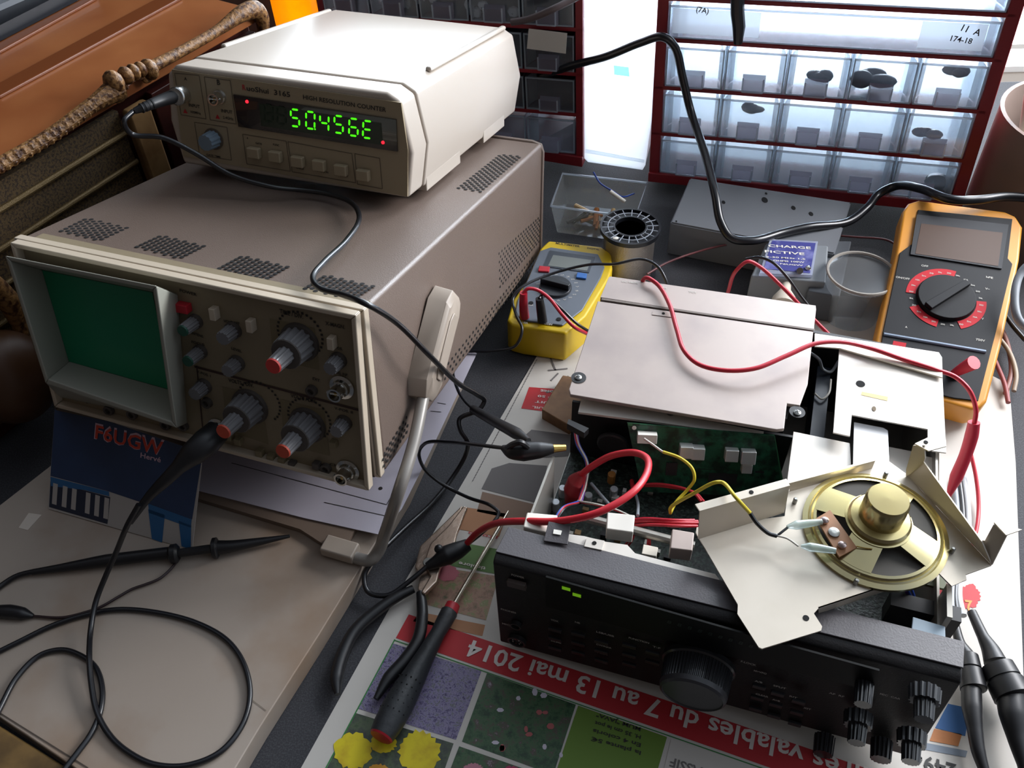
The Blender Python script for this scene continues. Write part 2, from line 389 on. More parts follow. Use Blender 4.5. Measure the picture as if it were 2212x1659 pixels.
def bar(b, p0, p1, w, m, fr=SC, y=fy, ax=1):
    a, c = fr.on(ax, y, *p0), fr.on(ax, y, *p1); n = np.zeros(3); n[ax] = 1; d = nrm(np.cross(c-a, n))*w/2
    b.flat([a-d, c-d, c+d, a+d], m)
bar(b, (420, 792), (775, 886), .0018, LN); bar(b, (425, 790), (440, 950), .001, LN)
bar(b, (440, 952), (780, 1052), .0012, LN)
for q in ([(582, 688), (680, 708), (690, 800), (590, 775)], [(480, 835), (565, 855), (580, 960), (490, 930)], [(605, 862), (700, 885), (712, 985), (615, 960)]):
    b.flat(SC.pl(1, fy/2, q), SH2)
for t_, p0, p1, h in (('TIME / DIV.', (604, 676), (655, 689), .003), ('VOLTS / DIV.', (494, 825), (548, 837), .003), ('VOLTS / DIV.', (628, 858), (683, 872), .003), ('X-MAGN.', (703, 702), (745, 711), .0026),
                   ('POWER', (388, 630), (425, 640), .0022), ('INTENS.', (414, 722), (440, 730), .002), ('FOCUS', (414, 741), (442, 748), .002), ('HOLD OFF', (484, 696), (518, 702), .002), ('Y-POS. I', (425, 805), (455, 815), .002), ('Y-POS. II', (722, 884), (762, 894), .002), ('LEVEL', (500, 755), (522, 762), .002), ('X-POS.', (716, 752), (740, 757), .002), ('TRIG. INP.', (720, 805), (752, 814), .002), ('EXT.', (675, 820), (692, 826), .002),
                   ('CH. II', (712, 1005), (745, 1012), .002)):
    b.text(t_, SC.on(1, fy, *p0), SC.on(1, fy, *p1), (0, 0, 1), INK, h)
for i in range(26):  # scale marks round the three big knobs
    for cu, cv in ((648, 722), (560, 868), (668, 905)):
        a = -2.6+i*.2; c = SC.on(1, fy, cu, cv); p = c+np.array([math.sin(a)*.0155, 0, math.cos(a)*.0155]); q = np.array([.0008, 0, 0]); r = np.array([0, 0, .0008])
        b.flat([p-q-r, p+q-r, p+q+r, p-q+r], INK)
b.text('OSCILLOSCOPE', SC.on(1, fy, 134, 848), SC.on(1, fy, 203, 864), (0, 0, 1), INK, .0026)
b.text('HM 203', SC.on(1, fy, 150, 857), SC.on(1, fy, 190, 872), (0, 0, 1), INK, .0026)
b.build('front_panel', osc)
# screen hood
h4 = SC.pl(1, -.028, [(11, 552), (338, 617), (383, 925), (98, 828)]); b = MB()
hb = SC.pl(1, .0, [(30, 560), (385, 636), (405, 915), (128, 858)])
i4 = [h4[0]+[.003, 0, -.003], h4[1]+[-.003, 0, -.003], h4[2]+[-.003, 0, .004], h4[3]+[.003, 0, .004]]
s4 = SC.pl(1, -.001, [(92, 583), (330, 631), (372, 842), (150, 780)])
for i in range(4):
    j = (i+1) % 4
    b.hexa([h4[i], h4[j], hb[j], hb[i], i4[i], i4[j], s4[j], s4[i]], HOODM)
b.build('screen_hood', osc, bevel=.0012)
SCR = mat('green_screen', '12825a', .3, coat=.3)
b = MB(); b.flat([s4[3]+[0, -.0005, 0], s4[2]+[0, -.0005, 0], s4[1]+[0, -.0005, 0], s4[0]+[0, -.0005, 0]], SCR)
b.build('screen', osc)
KN = mat('knob_grey', '6d6c6e', .35, coat=.3); KC = mat('knob_cap_orange', 'b8452f', .5); KG = mat('knob_cap_green', '1d4a3c', .5)
ny = np.array([0, -1., 0])
def knob(u, v, r, h, cap=None, name='knob', mt=None, tag_=None):
    c = SC.on(1, 0, u, v); b = MB(); b.lathe(c, ny, [(r*1.15, 0), (r*1.1, .003)], mat_dk, 24); b.fluted(c+ny*.003, ny, r, r*.9, h-.003, mt or KN)
    if cap: b.lathe(c+ny*h, ny, [(r*.86, 0), (r*.8, .0012)], cap, 20)
    return b.build(name, osc)
mat_dk = mat('knob_skirt', '4a4440', .5)
def bigknob(u, v, cap):
    c = SC.on(1, 0, u, v); b = MB(); b.lathe(c, ny, [(.0135, 0), (.013, .0025)], mat_dk, 32); b.fluted(c+ny*.0025, ny, .0115, .0105, .0145, KN, 14)
    b.lathe(c+ny*.017, ny, [(.0103, 0), (.0098, .0006)], mat_dk, 28)
    k = b.build('range_knob', osc)
    b = MB(); b.fluted(c+ny*.0176, ny, .0058, .0052, .014, KN, 10); b.lathe(c+ny*.0316, ny, [(.0052, 0), (.0048, .0012)], cap, 20); b.build('vernier_knob', k)
bigknob(648, 738, mat('knob_cap_red', 'c23a35', .5)); bigknob(541, 877, KC); bigknob(665, 917, KC)
for a in ((424, 693, .0045, .014, KG), (434, 758, .0045, .014, KG), (505, 712, .0052, .013, None), (513, 783, .005, .012, None), (442, 833, .005, .012, None), (732, 777, .005, .012, None), (744, 912, .005, .012, None)):
    knob(*a)
b = MB(); c = SC.on(1, 0, 402, 660); b.box(c+np.array([-.0045, -.006, -.003]), c+np.array([.0045, 0, .003]), REDP); b.build('power_button', osc, bevel=.0005, label='red power button')
for u, v in ((469, 672), (548, 698), (722, 735)):
    c = SC.on(1, 0, u, v); b = MB(); b.box(c+np.array([-.0022, -.006, -.0042]), c+np.array([.0022, 0, .0042]), BEZ); b.build('slide_button', osc, bevel=.0005)
for u, v in ((566, 973), (590, 983), (614, 990), (636, 998), (520, 948), (500, 938), (688, 1000), (724, 955)):
    c = SC.on(1, 0, u, v); b = MB(); b.box(c+np.array([-.0025, -.005, -.0025]), c+np.array([.0025, 0, .0025]), mat_dk if v > 990 else SH2); b.build('push_button', osc, bevel=.0005)
for u, v in ((238, 884), (288, 893), (360, 915), (398, 918), (706, 1010), (675, 842), (449, 868)):
    c = SC.on(1, 0, u, v); b = MB(); b.lathe(c, ny, [(.004, 0), (.0038, .003), (.0022, .003), (.002, .001)], mat_dk, 16); b.build('socket', osc)
def bnc(u, v, fr, par, s=1., name='bnc_socket'):
    c = fr.on(1, 0, u, v); b = MB()
    b.lathe(c, ny, [(.0085*s, 0), (.0085*s, .0015*s), (.0062*s, .002*s), (.0055*s, .004*s), (.0048*s, .004*s), (.0048*s, .012*s), (.0036*s, .012*s), (.0034*s, .005*s)], CHROME, 24)
    b.lathe(c+ny*.004*s, ny, [(.0012*s, 0), (.0012*s, .006*s)], GOLD, 8)
    p = c+ny*.009*s; b.cyl(p-[.0062*s, 0, 0], p+[.0062*s, 0, 0], .0011*s, CHROME, n=8)
    return b.build(name, par)
bnc(740, 835, SC, osc); bnc(753, 1015, SC, osc); bnc(474, 925, SC, osc)
# handle
HB = mat('handle_beige', 'a4978a', .4); hx0 = SW+.0
q = SC.pl(0, SW+.006, [(945, 634), (995, 668), (990, 740), (962, 845), (905, 850), (882, 835), (886, 740), (910, 660)])
b = MB(); q2 = [np.array([SW-.002, p[1], p[2]]) for p in SC.pl(0, SW, [(930, 650), (968, 660), (972, 745), (948, 835), (905, 842), (885, 828), (888, 745), (910, 668)])]
pc = SC.on(0, SW, 925, 742)
ua = nrm(SC.on(0, SW, 950, 660)-SC.on(0, SW, 905, 835)); va = np.cross((1, 0, 0), ua)
def hull(x, la, lb, w, c=pc):
    return [np.array([x, *(c+ua*s_*la+va*t_*w)[1:]]) for s_, t_ in ((lb/la, -.55), (lb/la, .55), (.72, 1), (-.72, 1), (-1, .5), (-1, -.5), (-.72, -1), (.72, -1))]
L0, W0 = .041, .0165
p0, p1, p2 = hull(SW-.003, L0, L0, W0), hull(SW+.011, L0*.97, L0*.97, W0*.9), hull(SW+.014, L0*.85, L0*.85, W0*.72)
n = 8; b.add(p0+p1+p2, [tuple(range(7, -1, -1)), tuple(range(16, 24))]+[(k*8+i, k*8+(i+1) % 8, k*8+8+(i+1) % 8, k*8+8+i) for k in (0, 1) for i in range(8)], HB)
b.prism(hull(SW+.0138, L0*.6, L0*.6, W0*.45), (.0015, 0, 0), HB)
hp = b.build('handle_bracket', osc, bevel=.0015)
hbW = [SC.loc(p) for p in (SC.w(pc-ua*.03+[.006, 0, 0]), SC.W(0, SW+.012, 893, 960), SC.W(0, SW+.012, 862, 1060), at(832, 1150, .046), at(818, 1190, .031), at(800, 1210, .026), at(775, 1207, .0245), at(755, 1198, .0245))]
b = MB(); b.tube(hbW, .0045, mat('handle_bar_grey', '8f8a84', .35, .3), n=14, k=6); b.build('handle_bar', osc)
b = MB(); c = at(738, 1197, .0225); b2 = SC.loc(c)
fc = Fr(c, -.35); pts = [SC.loc(fc.w(p)) for p in ((-.014, -.006, 0), (.012, -.006, 0), (.012, .008, 0), (-.014, .008, 0), (-.014, -.006, .009), (.012, -.006, .009), (.012, .008, .009), (-.014, .008, .009))]
b.hexa(pts, HB); b.build('handle_end', osc, bevel=.0015)
for px, py in ((.03, .34), (.22, .34)):
    b = MB(); b.lathe((px, py, .003), (0, 0, -1), [(.009, 0), (.008, .008)], BLACK, 16); b.build('rear_foot', osc)

# ================================================================ frequency counter on top of the oscilloscope
CO = Fr(SC.w((.0107, .1671, .1325)), M=SC.M @ rot('z', .0024))
CW = mat('counter_plastic', 'b2a79b', .38, spec=.6); CF = mat('counter_face', '96886f', .45); CD = mat('counter_line', '5a4f42', .6)
ctr = thing('frequency_counter', 'beige frequency counter with green digits standing on the oscilloscope', 'frequency counter', CO)
sec = [(.006, 0), (.0, .034), (.0045, .070), (.013, .0778), (.188, .0762), (.1985, .0705), (.2075, .034), (.203, -.001)]
def slab(b, y0, y1, m, gx=0, gz=0, sec=sec):
    P0 = [np.array([x+(x > .1)*gx-(x < .1)*gx, y0, z+(z > .03)*gz]) for x, z in sec]; b.prism(P0, (0, y1-y0, 0), m)
b = MB(); slab(b, -.001, .026, CW); b.build('front_frame', ctr, bevel=.003, seg=3)
bx = CO.on(0, .205, 1137, 165)
D2 = .262
b = MB(); slab(b, .0268, D2, CW, .0006, .0006)
b.box((.188, .07, .0755), (.1935, D2-.004, .0795), CW); b.box((.006, .07, .0755), (.0115, D2-.004, .0795), CW)
b.build('shell', ctr, bevel=.003, seg=3)
for y0, y1 in ((.03, .105), (.165, .225)):
    b = MB(); b.hexa([(.19, y0, -.0055), (.205, y0, -.0055), (.205, y1, -.0055), (.19, y1, -.0055), (.19, y0, .004), (.2045, y0, .006), (.2045, y1, .006), (.19, y1, .004)], CW)
    b.build('skid', ctr, bevel=.001)
    b = MB(); b.box((.004, y0, -.0055), (.018, y1, .004), CW); b.build('skid', ctr, bevel=.001)
for fx in (.165, .04): b = MB(); b.lathe((fx, .03, -.001), (0, 0, -1), [(.016, 0), (.015, .0045)], CW, 24); b.build('front_foot', ctr)
b = MB(); f = -.0013; Cp = lambda u, v, y=f: CO.on(1, y, u, v)
fq = [Cp(371, 150, -.0022), Cp(866, 222, -.0022), Cp(881, 325, -.0022), Cp(880, 425, -.0022), Cp(396, 338, -.0022)]
b.prism(fq, (0, .0018, 0), CF); fy2 = -.0025
def rect_line(b, q, w, m, fr, y):
    for i in range(4): bar(b, q[i], q[(i+1) % 4], w, m, fr, y)
for q in ([(377, 158), (430, 163), (445, 257), (391, 248)], [(441, 166), (497, 174), (510, 268), (454, 259)], [(420, 264), (490, 275), (500, 346), (431, 335)],
          [(524, 290), (618, 305), (627, 370), (533, 354)], [(622, 306), (760, 332), (768, 395), (631, 371)], [(766, 332), (820, 342), (826, 408), (772, 398)]):
    rect_line(b, q, .0005, CD, CO, fy2)
up = (0, 0, 1)
b.text('A', Cp(398, 173, fy2), Cp(404, 174, fy2), up, INK); b.text('B', Cp(469, 183, fy2), Cp(476, 184, fy2), up, INK)
b.text('R', Cp(524, 194, fy2), Cp(531, 195, fy2), up, REDP, .0040); b.text('uoShui  3165', Cp(533, 195.5, fy2), Cp(627, 210, fy2), up, INK, .0038)
b.text('HIGH RESOLUTION COUNTER', Cp(655, 214, fy2), Cp(834, 242, fy2), up, INK, .0032)
for u, v in ((400, 240), (470, 252)):
    c = Cp(u, v, fy2); b.flat([c+[-.002, 0, -.0016], c+[.002, 0, -.0016], c+[0, 0, .0018]], REDP)
    b.text('100MHz' if u < 430 else '2.4GHz', Cp(u+12, v+4, fy2), Cp(u+34, v+8, fy2), up, INK)
    b.text('INPUT', Cp(u+8, v-10, fy2), Cp(u+32, v-6, fy2), up, INK)
for t_, u, v in (('A', 533, 300), ('GATE', 552, 311), ('FUNC', 590, 314), ('CHECK', 640, 364), ('FUNCTION', 682, 370), ('RESET', 735, 380), ('POWER', 782, 387), ('GATE TIME', 446, 336)):
    b.text(t_, Cp(u, v, fy2), Cp(u+len(t_)*3.4, v+len(t_)*.6, fy2), up, INK, .0016)
b.build('face_panel', ctr)
b = MB(); WIN = mat('display_window', '120c12', .25, coat=.6)
wq = [Cp(507, 203), Cp(858, 257), Cp(861, 326), Cp(518, 272)]
b.prism([T(p, -.0034) for p in wq], (0, .0014, 0), WIN); b.build('display_window', ctr)
b = MB(); b.prism([T(Cp(562, 221), -.0037) for _ in ()] or [T(Cp(*p), -.0036) for p in ((563, 222), (826, 264), (830, 312), (567, 270))], (0, .0003, 0), mat('display_green_filter', '0b2416', .3))
b.build('display_filter', ctr)
LED = mat('lit_green_segment', '1c6a10', .5, emit='46e010', es=1.5); LED2 = mat('dim_green_segment', '0a2616', .5); LEDR = mat('lit_red_led', 'c01020', .5, emit='ff2030', es=2.4)
SEG = {'5': 'afgcd', '0': 'abcdef', '4': 'fgbc', '6': 'afgcde', 'E': 'adefg', '8': 'abcdefg'}
def digit(ch, u, v, h, par, m, dim=None, w_=.56, name='digit'):
    c = T(Cp(u, v), -.0039); b = MB(); w = h*w_/2; t = h*.06; z = h/2; sl = .1
    S = {'a': ((-w, z), (w, z)), 'g': ((-w, 0), (w, 0)), 'd': ((-w, -z), (w, -z)), 'f': ((-w, z), (-w, 0)), 'b': ((w, z), (w, 0)), 'e': ((-w, 0), (-w, -z)), 'c': ((w, 0), (w, -z))}
    for k_ in S:
        if k_ not in SEG[ch]: continue
        (xa, za), (xb, zb) = S[k_]; A = c+np.array([xa+za*sl, 0, za]); B = c+np.array([xb+zb*sl, 0, zb]); d = nrm(B-A); A = A+d*t*1.1; B = B-d*t*1.1
        n = np.cross(d, (0, 1, 0))*t
        b.flat([A, A+d*t+n, B-d*t+n, B, B-d*t-n, A+d*t-n], m)
    return b.build(name, par)
for ch, u, v in (('5', 641, 253), ('0', 674, 258), ('4', 704, 264), ('5', 735, 267), ('6', 767, 273), ('E', 797, 278)): digit(ch, u, v, .0125, ctr, LED)
for u, v in ((583, 243), (611, 248)): digit('8', u, v, .0125, ctr, LED2, name='unlit_digit')
b = MB(); c = T(Cp(684, 277), -.0039); b.flat([c+[-.0006, 0, -.0006], c+[.0006, 0, -.0006], c+[.0006, 0, .0006], c+[-.0006, 0, .0006]], LED); b.build('decimal_point', ctr)
for u, v in ((537, 218), (830, 306)):
    b = MB(); b.lathe(T(Cp(u, v), -.0034), ny, [(.0013, 0), (.0012, .0006), (0, .001)], LEDR, 12); b.build('indicator_light', ctr)
for u, v in ((553, 328), (599, 336), (647, 347), (693, 355), (740, 365), (788, 376)):
    c = Cp(u, v, -.0022); b = MB(); b.box(c+np.array([-.0052, -.0055, -.0042]), c+np.array([.0052, 0, .0042]), CF); b.build('push_button', ctr, bevel=.001)
bnc(403, 205, CO, ctr, .95); bnc(478, 208, CO, ctr, .95)
b = MB(); c = Cp(462, 300, -.0022); b.lathe(c, ny, [(.0085, 0), (.0085, .0008)], CD, 24); b.fluted(c, ny, .007, .0062, .012, mat('blue_grey_knob', '6d7e8c', .4), 12, .08); b.build('knob', ctr)

# ================================================================ drawer cabinets with clear drawers
REDC = mat('red_cabinet_plastic', '8a1c26', .42, bump=.1, bscale=300)
CLR = clear_mat('clear_drawer_plastic', 'c4cfdc', .12, .1, .35, .4); CLR2 = clear_mat('drawer_rim_plastic', 'e6eef6', .45, .15, .4, .6)
LBL = clear_mat('label_holder_plastic', 'a8a2b0', .5, .2, .2, .5)
CB = Fr((.1592, .8599, .012), -.3283, -.0697, -.0571)
def cell(fr, name, par, x0, x1, z0, z1, D, label=None, pull=True, out=.0):
    """a clear drawer: front plate, sides, floor, rim and finger pull with label slot"""
    g = .0012; x0 += g; x1 -= g; z0 += g*.5; z1 -= g*1.5; t = .0012; y0 = -out; zt = z1-(z1-z0)*.06
    b = MB()
    b.box((x0, y0, z0), (x1, y0+t, zt), CLR); b.box((x0, y0, z0), (x0+t, D, zt), CLR); b.box((x1-t, y0, z0), (x1, D, zt), CLR); b.box((x0, y0, z0), (x1, D, z0+t), CLR); b.box((x0, D-t, z0), (x1, D, zt), CLR)
    dr = b.build(name, par)
    b = MB(); w = x1-x0; h = z1-z0
    for q in (((x0, y0-.001, zt-.0015), (x1, y0+.001, zt)), ((x0, y0-.001, z0), (x1, y0+.0005, z0+.0015)), ((x0, y0-.001, z0), (x0+.0015, y0+.0005, zt)), ((x1-.0015, y0-.001, z0), (x1, y0+.0005, zt))): b.box(*q, CLR2)
    for xa, sg in ((x0+.0016, 1), (x1-.0016, -1)):
        pts = [(xa+sg*.0002*k*k, y0+.001+.004*k) for k in range(6)]
        for (xa_, ya_), (xb_, yb_) in zip(pts, pts[1:]): b.flat([(xa_, ya_, z0+.002), (xb_, yb_, z0+.002), (xb_, yb_, zt-.001), (xa_, ya_, zt-.001)], CLR2)
    b.build('rim', dr)
    if pull:
        pw = min(w*.42, .02); cx = (x0+x1)/2; b = MB()
        b.hexa([(cx-pw/2, y0-.006, z0+h*.06), (cx+pw/2, y0-.006, z0+h*.06), (cx+pw*.56, y0, z0+h*.02), (cx-pw*.56, y0, z0+h*.02), (cx-pw/2, y0-.007, z0+h*.36), (cx+pw/2, y0-.007, z0+h*.36), (cx+pw*.56, y0, z0+h*.42), (cx-pw*.56, y0, z0+h*.42)], LBL)
        for xx in (cx-pw*.5, cx+pw*.5): b.box((xx-.0007, y0-.0082, z0+h*.06), (xx+.0007, y0-.0068, z0+h*.4), CLR2)
        b.box((cx-pw*.5, y0-.0082, z0+h*.05), (cx+pw*.5, y0-.0068, z0+h*.05+.0015), CLR2)
        b.build('finger_pull', dr)
    return dr
def zc(u, v): return CB.on(1, 0, u, v)[2]
XR = CB.on(1, 0, 2070, 440)[0]
rc = thing('drawer_cabinet', 'large red cabinet of clear drawers lit from behind by the window', 'drawer cabinet', CB, 'red drawer cabinets')
zsh = [.004, zc(1700, 337), zc(1700, 246), zc(1700, 149)+.001, zc(1700, 98)+.012, zc(1700, 20)+.006]
zsh = [.006, zc(1430, 290), zc(1430, 190)+.0, zc(1460, 88), zc(1800, 15), zc(1800, 15)+.047]
DEP = .13; tk = .0045
b = MB(); b.box((0, 0, 0), (.011, DEP, .27), REDC); b.box((XR-.008, 0, 0), (XR+.004, DEP, .27), REDC); b.box((0, -.004, -.001), (XR+.004, DEP, zsh[0]+.004), REDC)
for z in zsh[1:]: b.box((0, 0, z-.0022), (XR, DEP, z+.0022), REDC)
b.build('frame', rc, bevel=.001)
rows = [5, 5, 5, 1, 1]
for r in range(5):
    n_ = rows[r]; a0, a1 = .011, XR-.008
    for i in range(n_):
        w = (a1-a0)/n_
        cell(CB, 'drawer', rc, a0+i*w, a0+(i+1)*w, zsh[r]+(.004 if r == 0 else .0022), zsh[r+1]-.0022, DEP-.01, pull=n_ > 1)
    if n_ > 1:
        b = MB()
        for i in range(1, n_): w = (a1-a0)/n_; b.box((a0+i*w-.0006, .004, zsh[r]), (a0+i*w+.0006, DEP, zsh[r+1]), CLR)
        b.build('divider', rc)
b = MB(); PAP = clear_mat('paper_label', 'f8f8fa', .55, .5, .05, .85)
b.box((.016, -.0016, zsh[3]+.008), (.10, -.0011, zsh[4]-.008), PAP)
p0, p1 = CB.on(1, -.002, 1503, 25), CB.on(1, -.002, 1530, 30); b.text('(7A)', p0, p1, (0, 0, 1), INK)
b.build('paper_label', rc); b = MB()
b.box((XR-.075, -.0016, zsh[3]+.008), (XR-.02, -.0011, zsh[4]-.008), PAP)
p0, p1 = CB.on(1, -.002, 2052, 88), CB.on(1, -.002, 2098, 95); b.text('174-18', p0, p1, (0, 0, 1), INK)
p0, p1 = CB.on(1, -.002, 2075, 66), CB.on(1, -.002, 2115, 78); b.text('11  A', p0, p1, (0, 0, 1), INK)
b.build('paper_label', rc)
DKB = mat('dark_blue_part', '27303c', .5)
def lump(u, v, y, s, label, z=None, n=3, m=DKB):
    s *= 1.35
    c = CB.on(1, y, u, v); b = MB()
    for i in range(n):
        o = np.array([random.uniform(-.5, .5)*s, random.uniform(-.2, .5)*s, 0])*1.2; b.ball(c+o, (s*random.uniform(.5, .8), s*.5, s*random.uniform(.25, .5)), m, 12)
    b.build('spare_part', frame=CB, label=label, cat='spare part')
lump(1780, 165, .02, .012, 'dark rounded spare part in the third clear drawer of the bright row')
lump(1880, 170, .02, .014, 'black boxy spare part in the fourth clear drawer of the bright row', n=4)
lump(2070, 155, .02, .010, 'dark curved spare part in the rightmost clear drawer of the bright row')
lump(1625, 235, .02, .009, 'small dark spare part in the second drawer of the middle row')
lump(2005, 290, .02, .009, 'bundle of bare component leads in the rightmost drawer of the middle row', m=mat('component_bits', '8a7f86', .5, bump=1, bscale=300))
lump(2020, 395, .02, .012, 'dark coiled spare part in the bottom right clear drawer')
# left cabinet, same make, further left behind the counter
XL1 = CB.on(1, 0, 1259, 250)[0]; XL0 = CB.on(1, 0, 686, 20)[0]
lc = thing('drawer_cabinet', 'smaller dark red cabinet of clear drawers behind the frequency counter', 'drawer cabinet', CB, 'red drawer cabinets')
b = MB(); b.box((XL1-.008, 0, .017), (XL1, DEP, .27), REDC); b.box((XL0, 0, .036), (XL0+.008, DEP, .27), REDC); b.hexa([(XL0, -.003, .028), (XL1, -.003, .008), (XL1, DEP, .017), (XL0, DEP, .036), (XL0, -.003, .038), (XL1, -.003, .020), (XL1, DEP, .024), (XL0, DEP, .04)], REDC)
zl = [.020]+[CB.on(1, 0, 1200, v)[2] for v in (245, 158, 62)]+[CB.on(1, 0, 1200, 62)[2]+.05]
for z in zl[1:]: b.box((XL0, 0, z-.0022), (XL1, DEP, z+.0022), REDC)
b.box((XL0, DEP-.002, .038), (XL1, DEP, .27), mat('cabinet_back', '3a3f48', .6))
b.build('frame', lc, bevel=.001)
nL = 5
for r in range(4):
    for i in range(nL):
        w = (XL1-XL0-.016)/nL
        if r < 3 and i < 2: continue
        cell(CB, 'drawer', lc, XL0+.008+i*w, XL0+.008+(i+1)*w, zl[r]+.0022, zl[r+1]-.0022, DEP-.01)
b = MB(); p = CB.pl(1, -.0088, [(1142, 62), (1225, 72), (1222, 116), (1138, 105)]); b.prism(p, (0, .0006, 0), mat('paper', 'd8d4cc', .7)); b.build('paper_label', lc)
JUNK = mat('clear_plastic_bits', 'c9ced6', .25, bump=1., bscale=60, spec=.8)
for i, u in enumerate((740, 810, 880, 950, 1020, 1080)):
    c = CB.on(1, -.004, u, 4+(u-740)*.1); b = MB()
    for k in range(5): b.ball(c+np.array([random.uniform(-.012, .012), .012, random.uniform(-.002, .008)]), (random.uniform(.003, .007), .004, random.uniform(.003, .006)), CLR2 if k % 2 else JUNK, 8)
    b.build('plastic_bag_of_parts', frame=CB, label='small clear bag of parts heaped in the top drawers behind the frequency counter', cat='bag', group='clear bags of parts')
# yellow folder left of it
b = MB(); q = CB.pl(1, .0, [(581, -6), (687, -12), (690, 90), (598, 66)]); b.prism(q, (0, .03, 0), clear_mat('orange_yellow_plastic', 'ffb400', .95, .4, .1, .85)); b.build('yellow_box', frame=CB, bevel=.001, label='orange yellow box standing behind the frequency counter', cat='box')
# translucent white box between the cabinets
WB = clear_mat('milky_box_plastic', 'f8fcff', .7, .3, .1, .8)
q = CB.pl(1, .006, [(1258, -30), (1448, -30), (1394, 357), (1388, 367), (1270, 350), (1262, 342)])
b = MB(); n = len(q)
t = .0015; b.prism(q, (0, t, 0), WB); cx = sum(q)/n
q2 = [p+np.array([0, .05, 0])+(cx-p)*np.array([.12, 0, .03]) for p in q]
for i in range(n):
    j = (i+1) % n; b.add([q[i], q[j], q2[j], q2[i]], [(0, 1, 2, 3)], WB)
wb = b.build('milky_plastic_box', frame=CB, bevel=.0, label='tall milky white plastic box glowing between the two red cabinets', cat='box')
b = MB(); q = [p-np.array([0, .0004, 0]) for p in CB.pl(1, .006, [(1326, 141), (1358, 145), (1360, 165), (1327, 161)])]; b.flat(q, clear_mat('teal_sticker', '3cc8dc', .75, .5, .05, .85)); b.build('teal_sticker', wb, label='small teal sticker'); 
b = MB(); q = [p-np.array([0, .001, 0]) for p in CB.pl(1, .006, [(1266, 322), (1392, 345), (1391, 351), (1266, 329)])]; b.prism(q, (0, .001, 0), WB); b.build('rim', wb)

# ================================================================ things at the back of the desk
TRM = clear_mat('clear_tray_plastic', 'a7a49a', .35, .15, .3, .3)
tp = [at(u, v, .035) for u, v in ((1190, 445), (1215, 375), (1398, 395), (1372, 470))]
cx = sum(tp)/4; bp = [np.array([*(cx+(p-cx)*.86)[:2], .001])+np.array([.0, -.002, 0]) for p in tp]
b = MB()
for i in range(4):
    j = (i+1) % 4; b.add([tp[i], tp[j], bp[j], bp[i]], [(0, 1, 2, 3)], TRM)
b.add(bp, [(0, 1, 2, 3)], TRM); b.tube(tp+[tp[0]], .0012, CLR2, sm=False, n=6)
b.build('clear_tray', label='small clear plastic tray of metal bits beside the solder spool', cat='tray')
cc = [mat('copper_bits', 'b07040', .35, .7), mat('grey_bits', '8f8a80', .4, .6), mat('dark_bits', '2c2a28', .5), mat('tan_bits', 'c8a878', .5)]
for i in range(16):
    s_, t_ = random.uniform(.2, .85), random.uniform(.12, .6); c = bil([p for p in (bp[0], bp[3], bp[2], bp[1])], s_, t_); a = random.uniform(0, 3); d = np.array([math.cos(a), math.sin(a), random.uniform(0, .3)])*random.uniform(.006, .013); c = c+[0, 0, random.uniform(.004, .012)]
    b = MB(); b.cyl(c-d, c+d, random.uniform(.0015, .003), cc[i % 4], n=8); b.build('metal_bit', label='small metal scrap lying loose in the clear tray', cat='metal part', group='metal bits in the clear tray')
b = MB(); b.tube([at(u, v, z) for u, v, z in ((1282, 372, .05), (1296, 395, .045), (1322, 412, .045), (1345, 425, .03), (1370, 418, .02))], .0009, BLUEW); bw = b.build('blue_wire', label='thin blue wire ending in a white sleeve above the clear tray', cat='wire')
b = MB(); b.cyl(at(1318, 413, .046), at(1350, 436, .038), .002, WHITE); b.build('sleeve', bw, label='white sleeve')
# solder spool
SPF = Fr(at(1362, 612, 0)); topc = at(1362, 487, .058)
SPF = Fr((topc[0], topc[1], 0)); rr = .5*np.linalg.norm(at(1297, 487, .058)-at(1429, 487, .058))
sp = thing('solder_spool', 'spool of solder wire with black spoked flange standing on the desk', 'spool', SPF)
BK = mat('black_spool_plastic', '15171c', .35)
b = MB(); b.lathe((0, 0, .003), (0, 0, 1), [(rr*.84, 0), (rr*.85, .02), (rr*.84, .05)], mat('solder_wire', 'a8a19a', .3, .85, bump=.6, bscale=900), 40); b.build('wire_winding', sp)
b = MB(); b.lathe((0, 0, 0), (0, 0, 1), [(rr, 0), (rr, .003)], BK, 40); b.build('lower_flange', sp)
b = MB(); b.lathe((0, 0, .053), (0, 0, 1), [(rr, 0), (rr, .0045), (rr*.93, .0045), (rr*.93, .0015), (rr*.55, .0015), (rr*.55, .0045), (rr*.5, .0045), (rr*.5, -.02), (.001, -.02)], BK, 40); fl = b.build('upper_flange', sp)
b = MB(); SPK = mat('spoke_grey', '9fa6b0', .35)
for i in range(18):
    a = 2*math.pi*i/18; d = np.array([math.cos(a), math.sin(a), 0]); b.cyl(d*rr*.54+[0, 0, .0568], d*rr*.95+[0, 0, .0568], .0005, SPK, n=6)
for q_ in (.54, .74, .96): b.tube([np.array([math.cos(t), math.sin(t), 0])*rr*q_+[0, 0, .0568] for t in np.linspace(0, 2*math.pi, 33)], .0005, SPK, n=6, sm=False)
b.build('spokes', fl); b = MB(); b.ball((-rr*.55, -rr*.62, .057), (.003, .0022, .001), WHITE, 10); b.build('white_blob', sp)
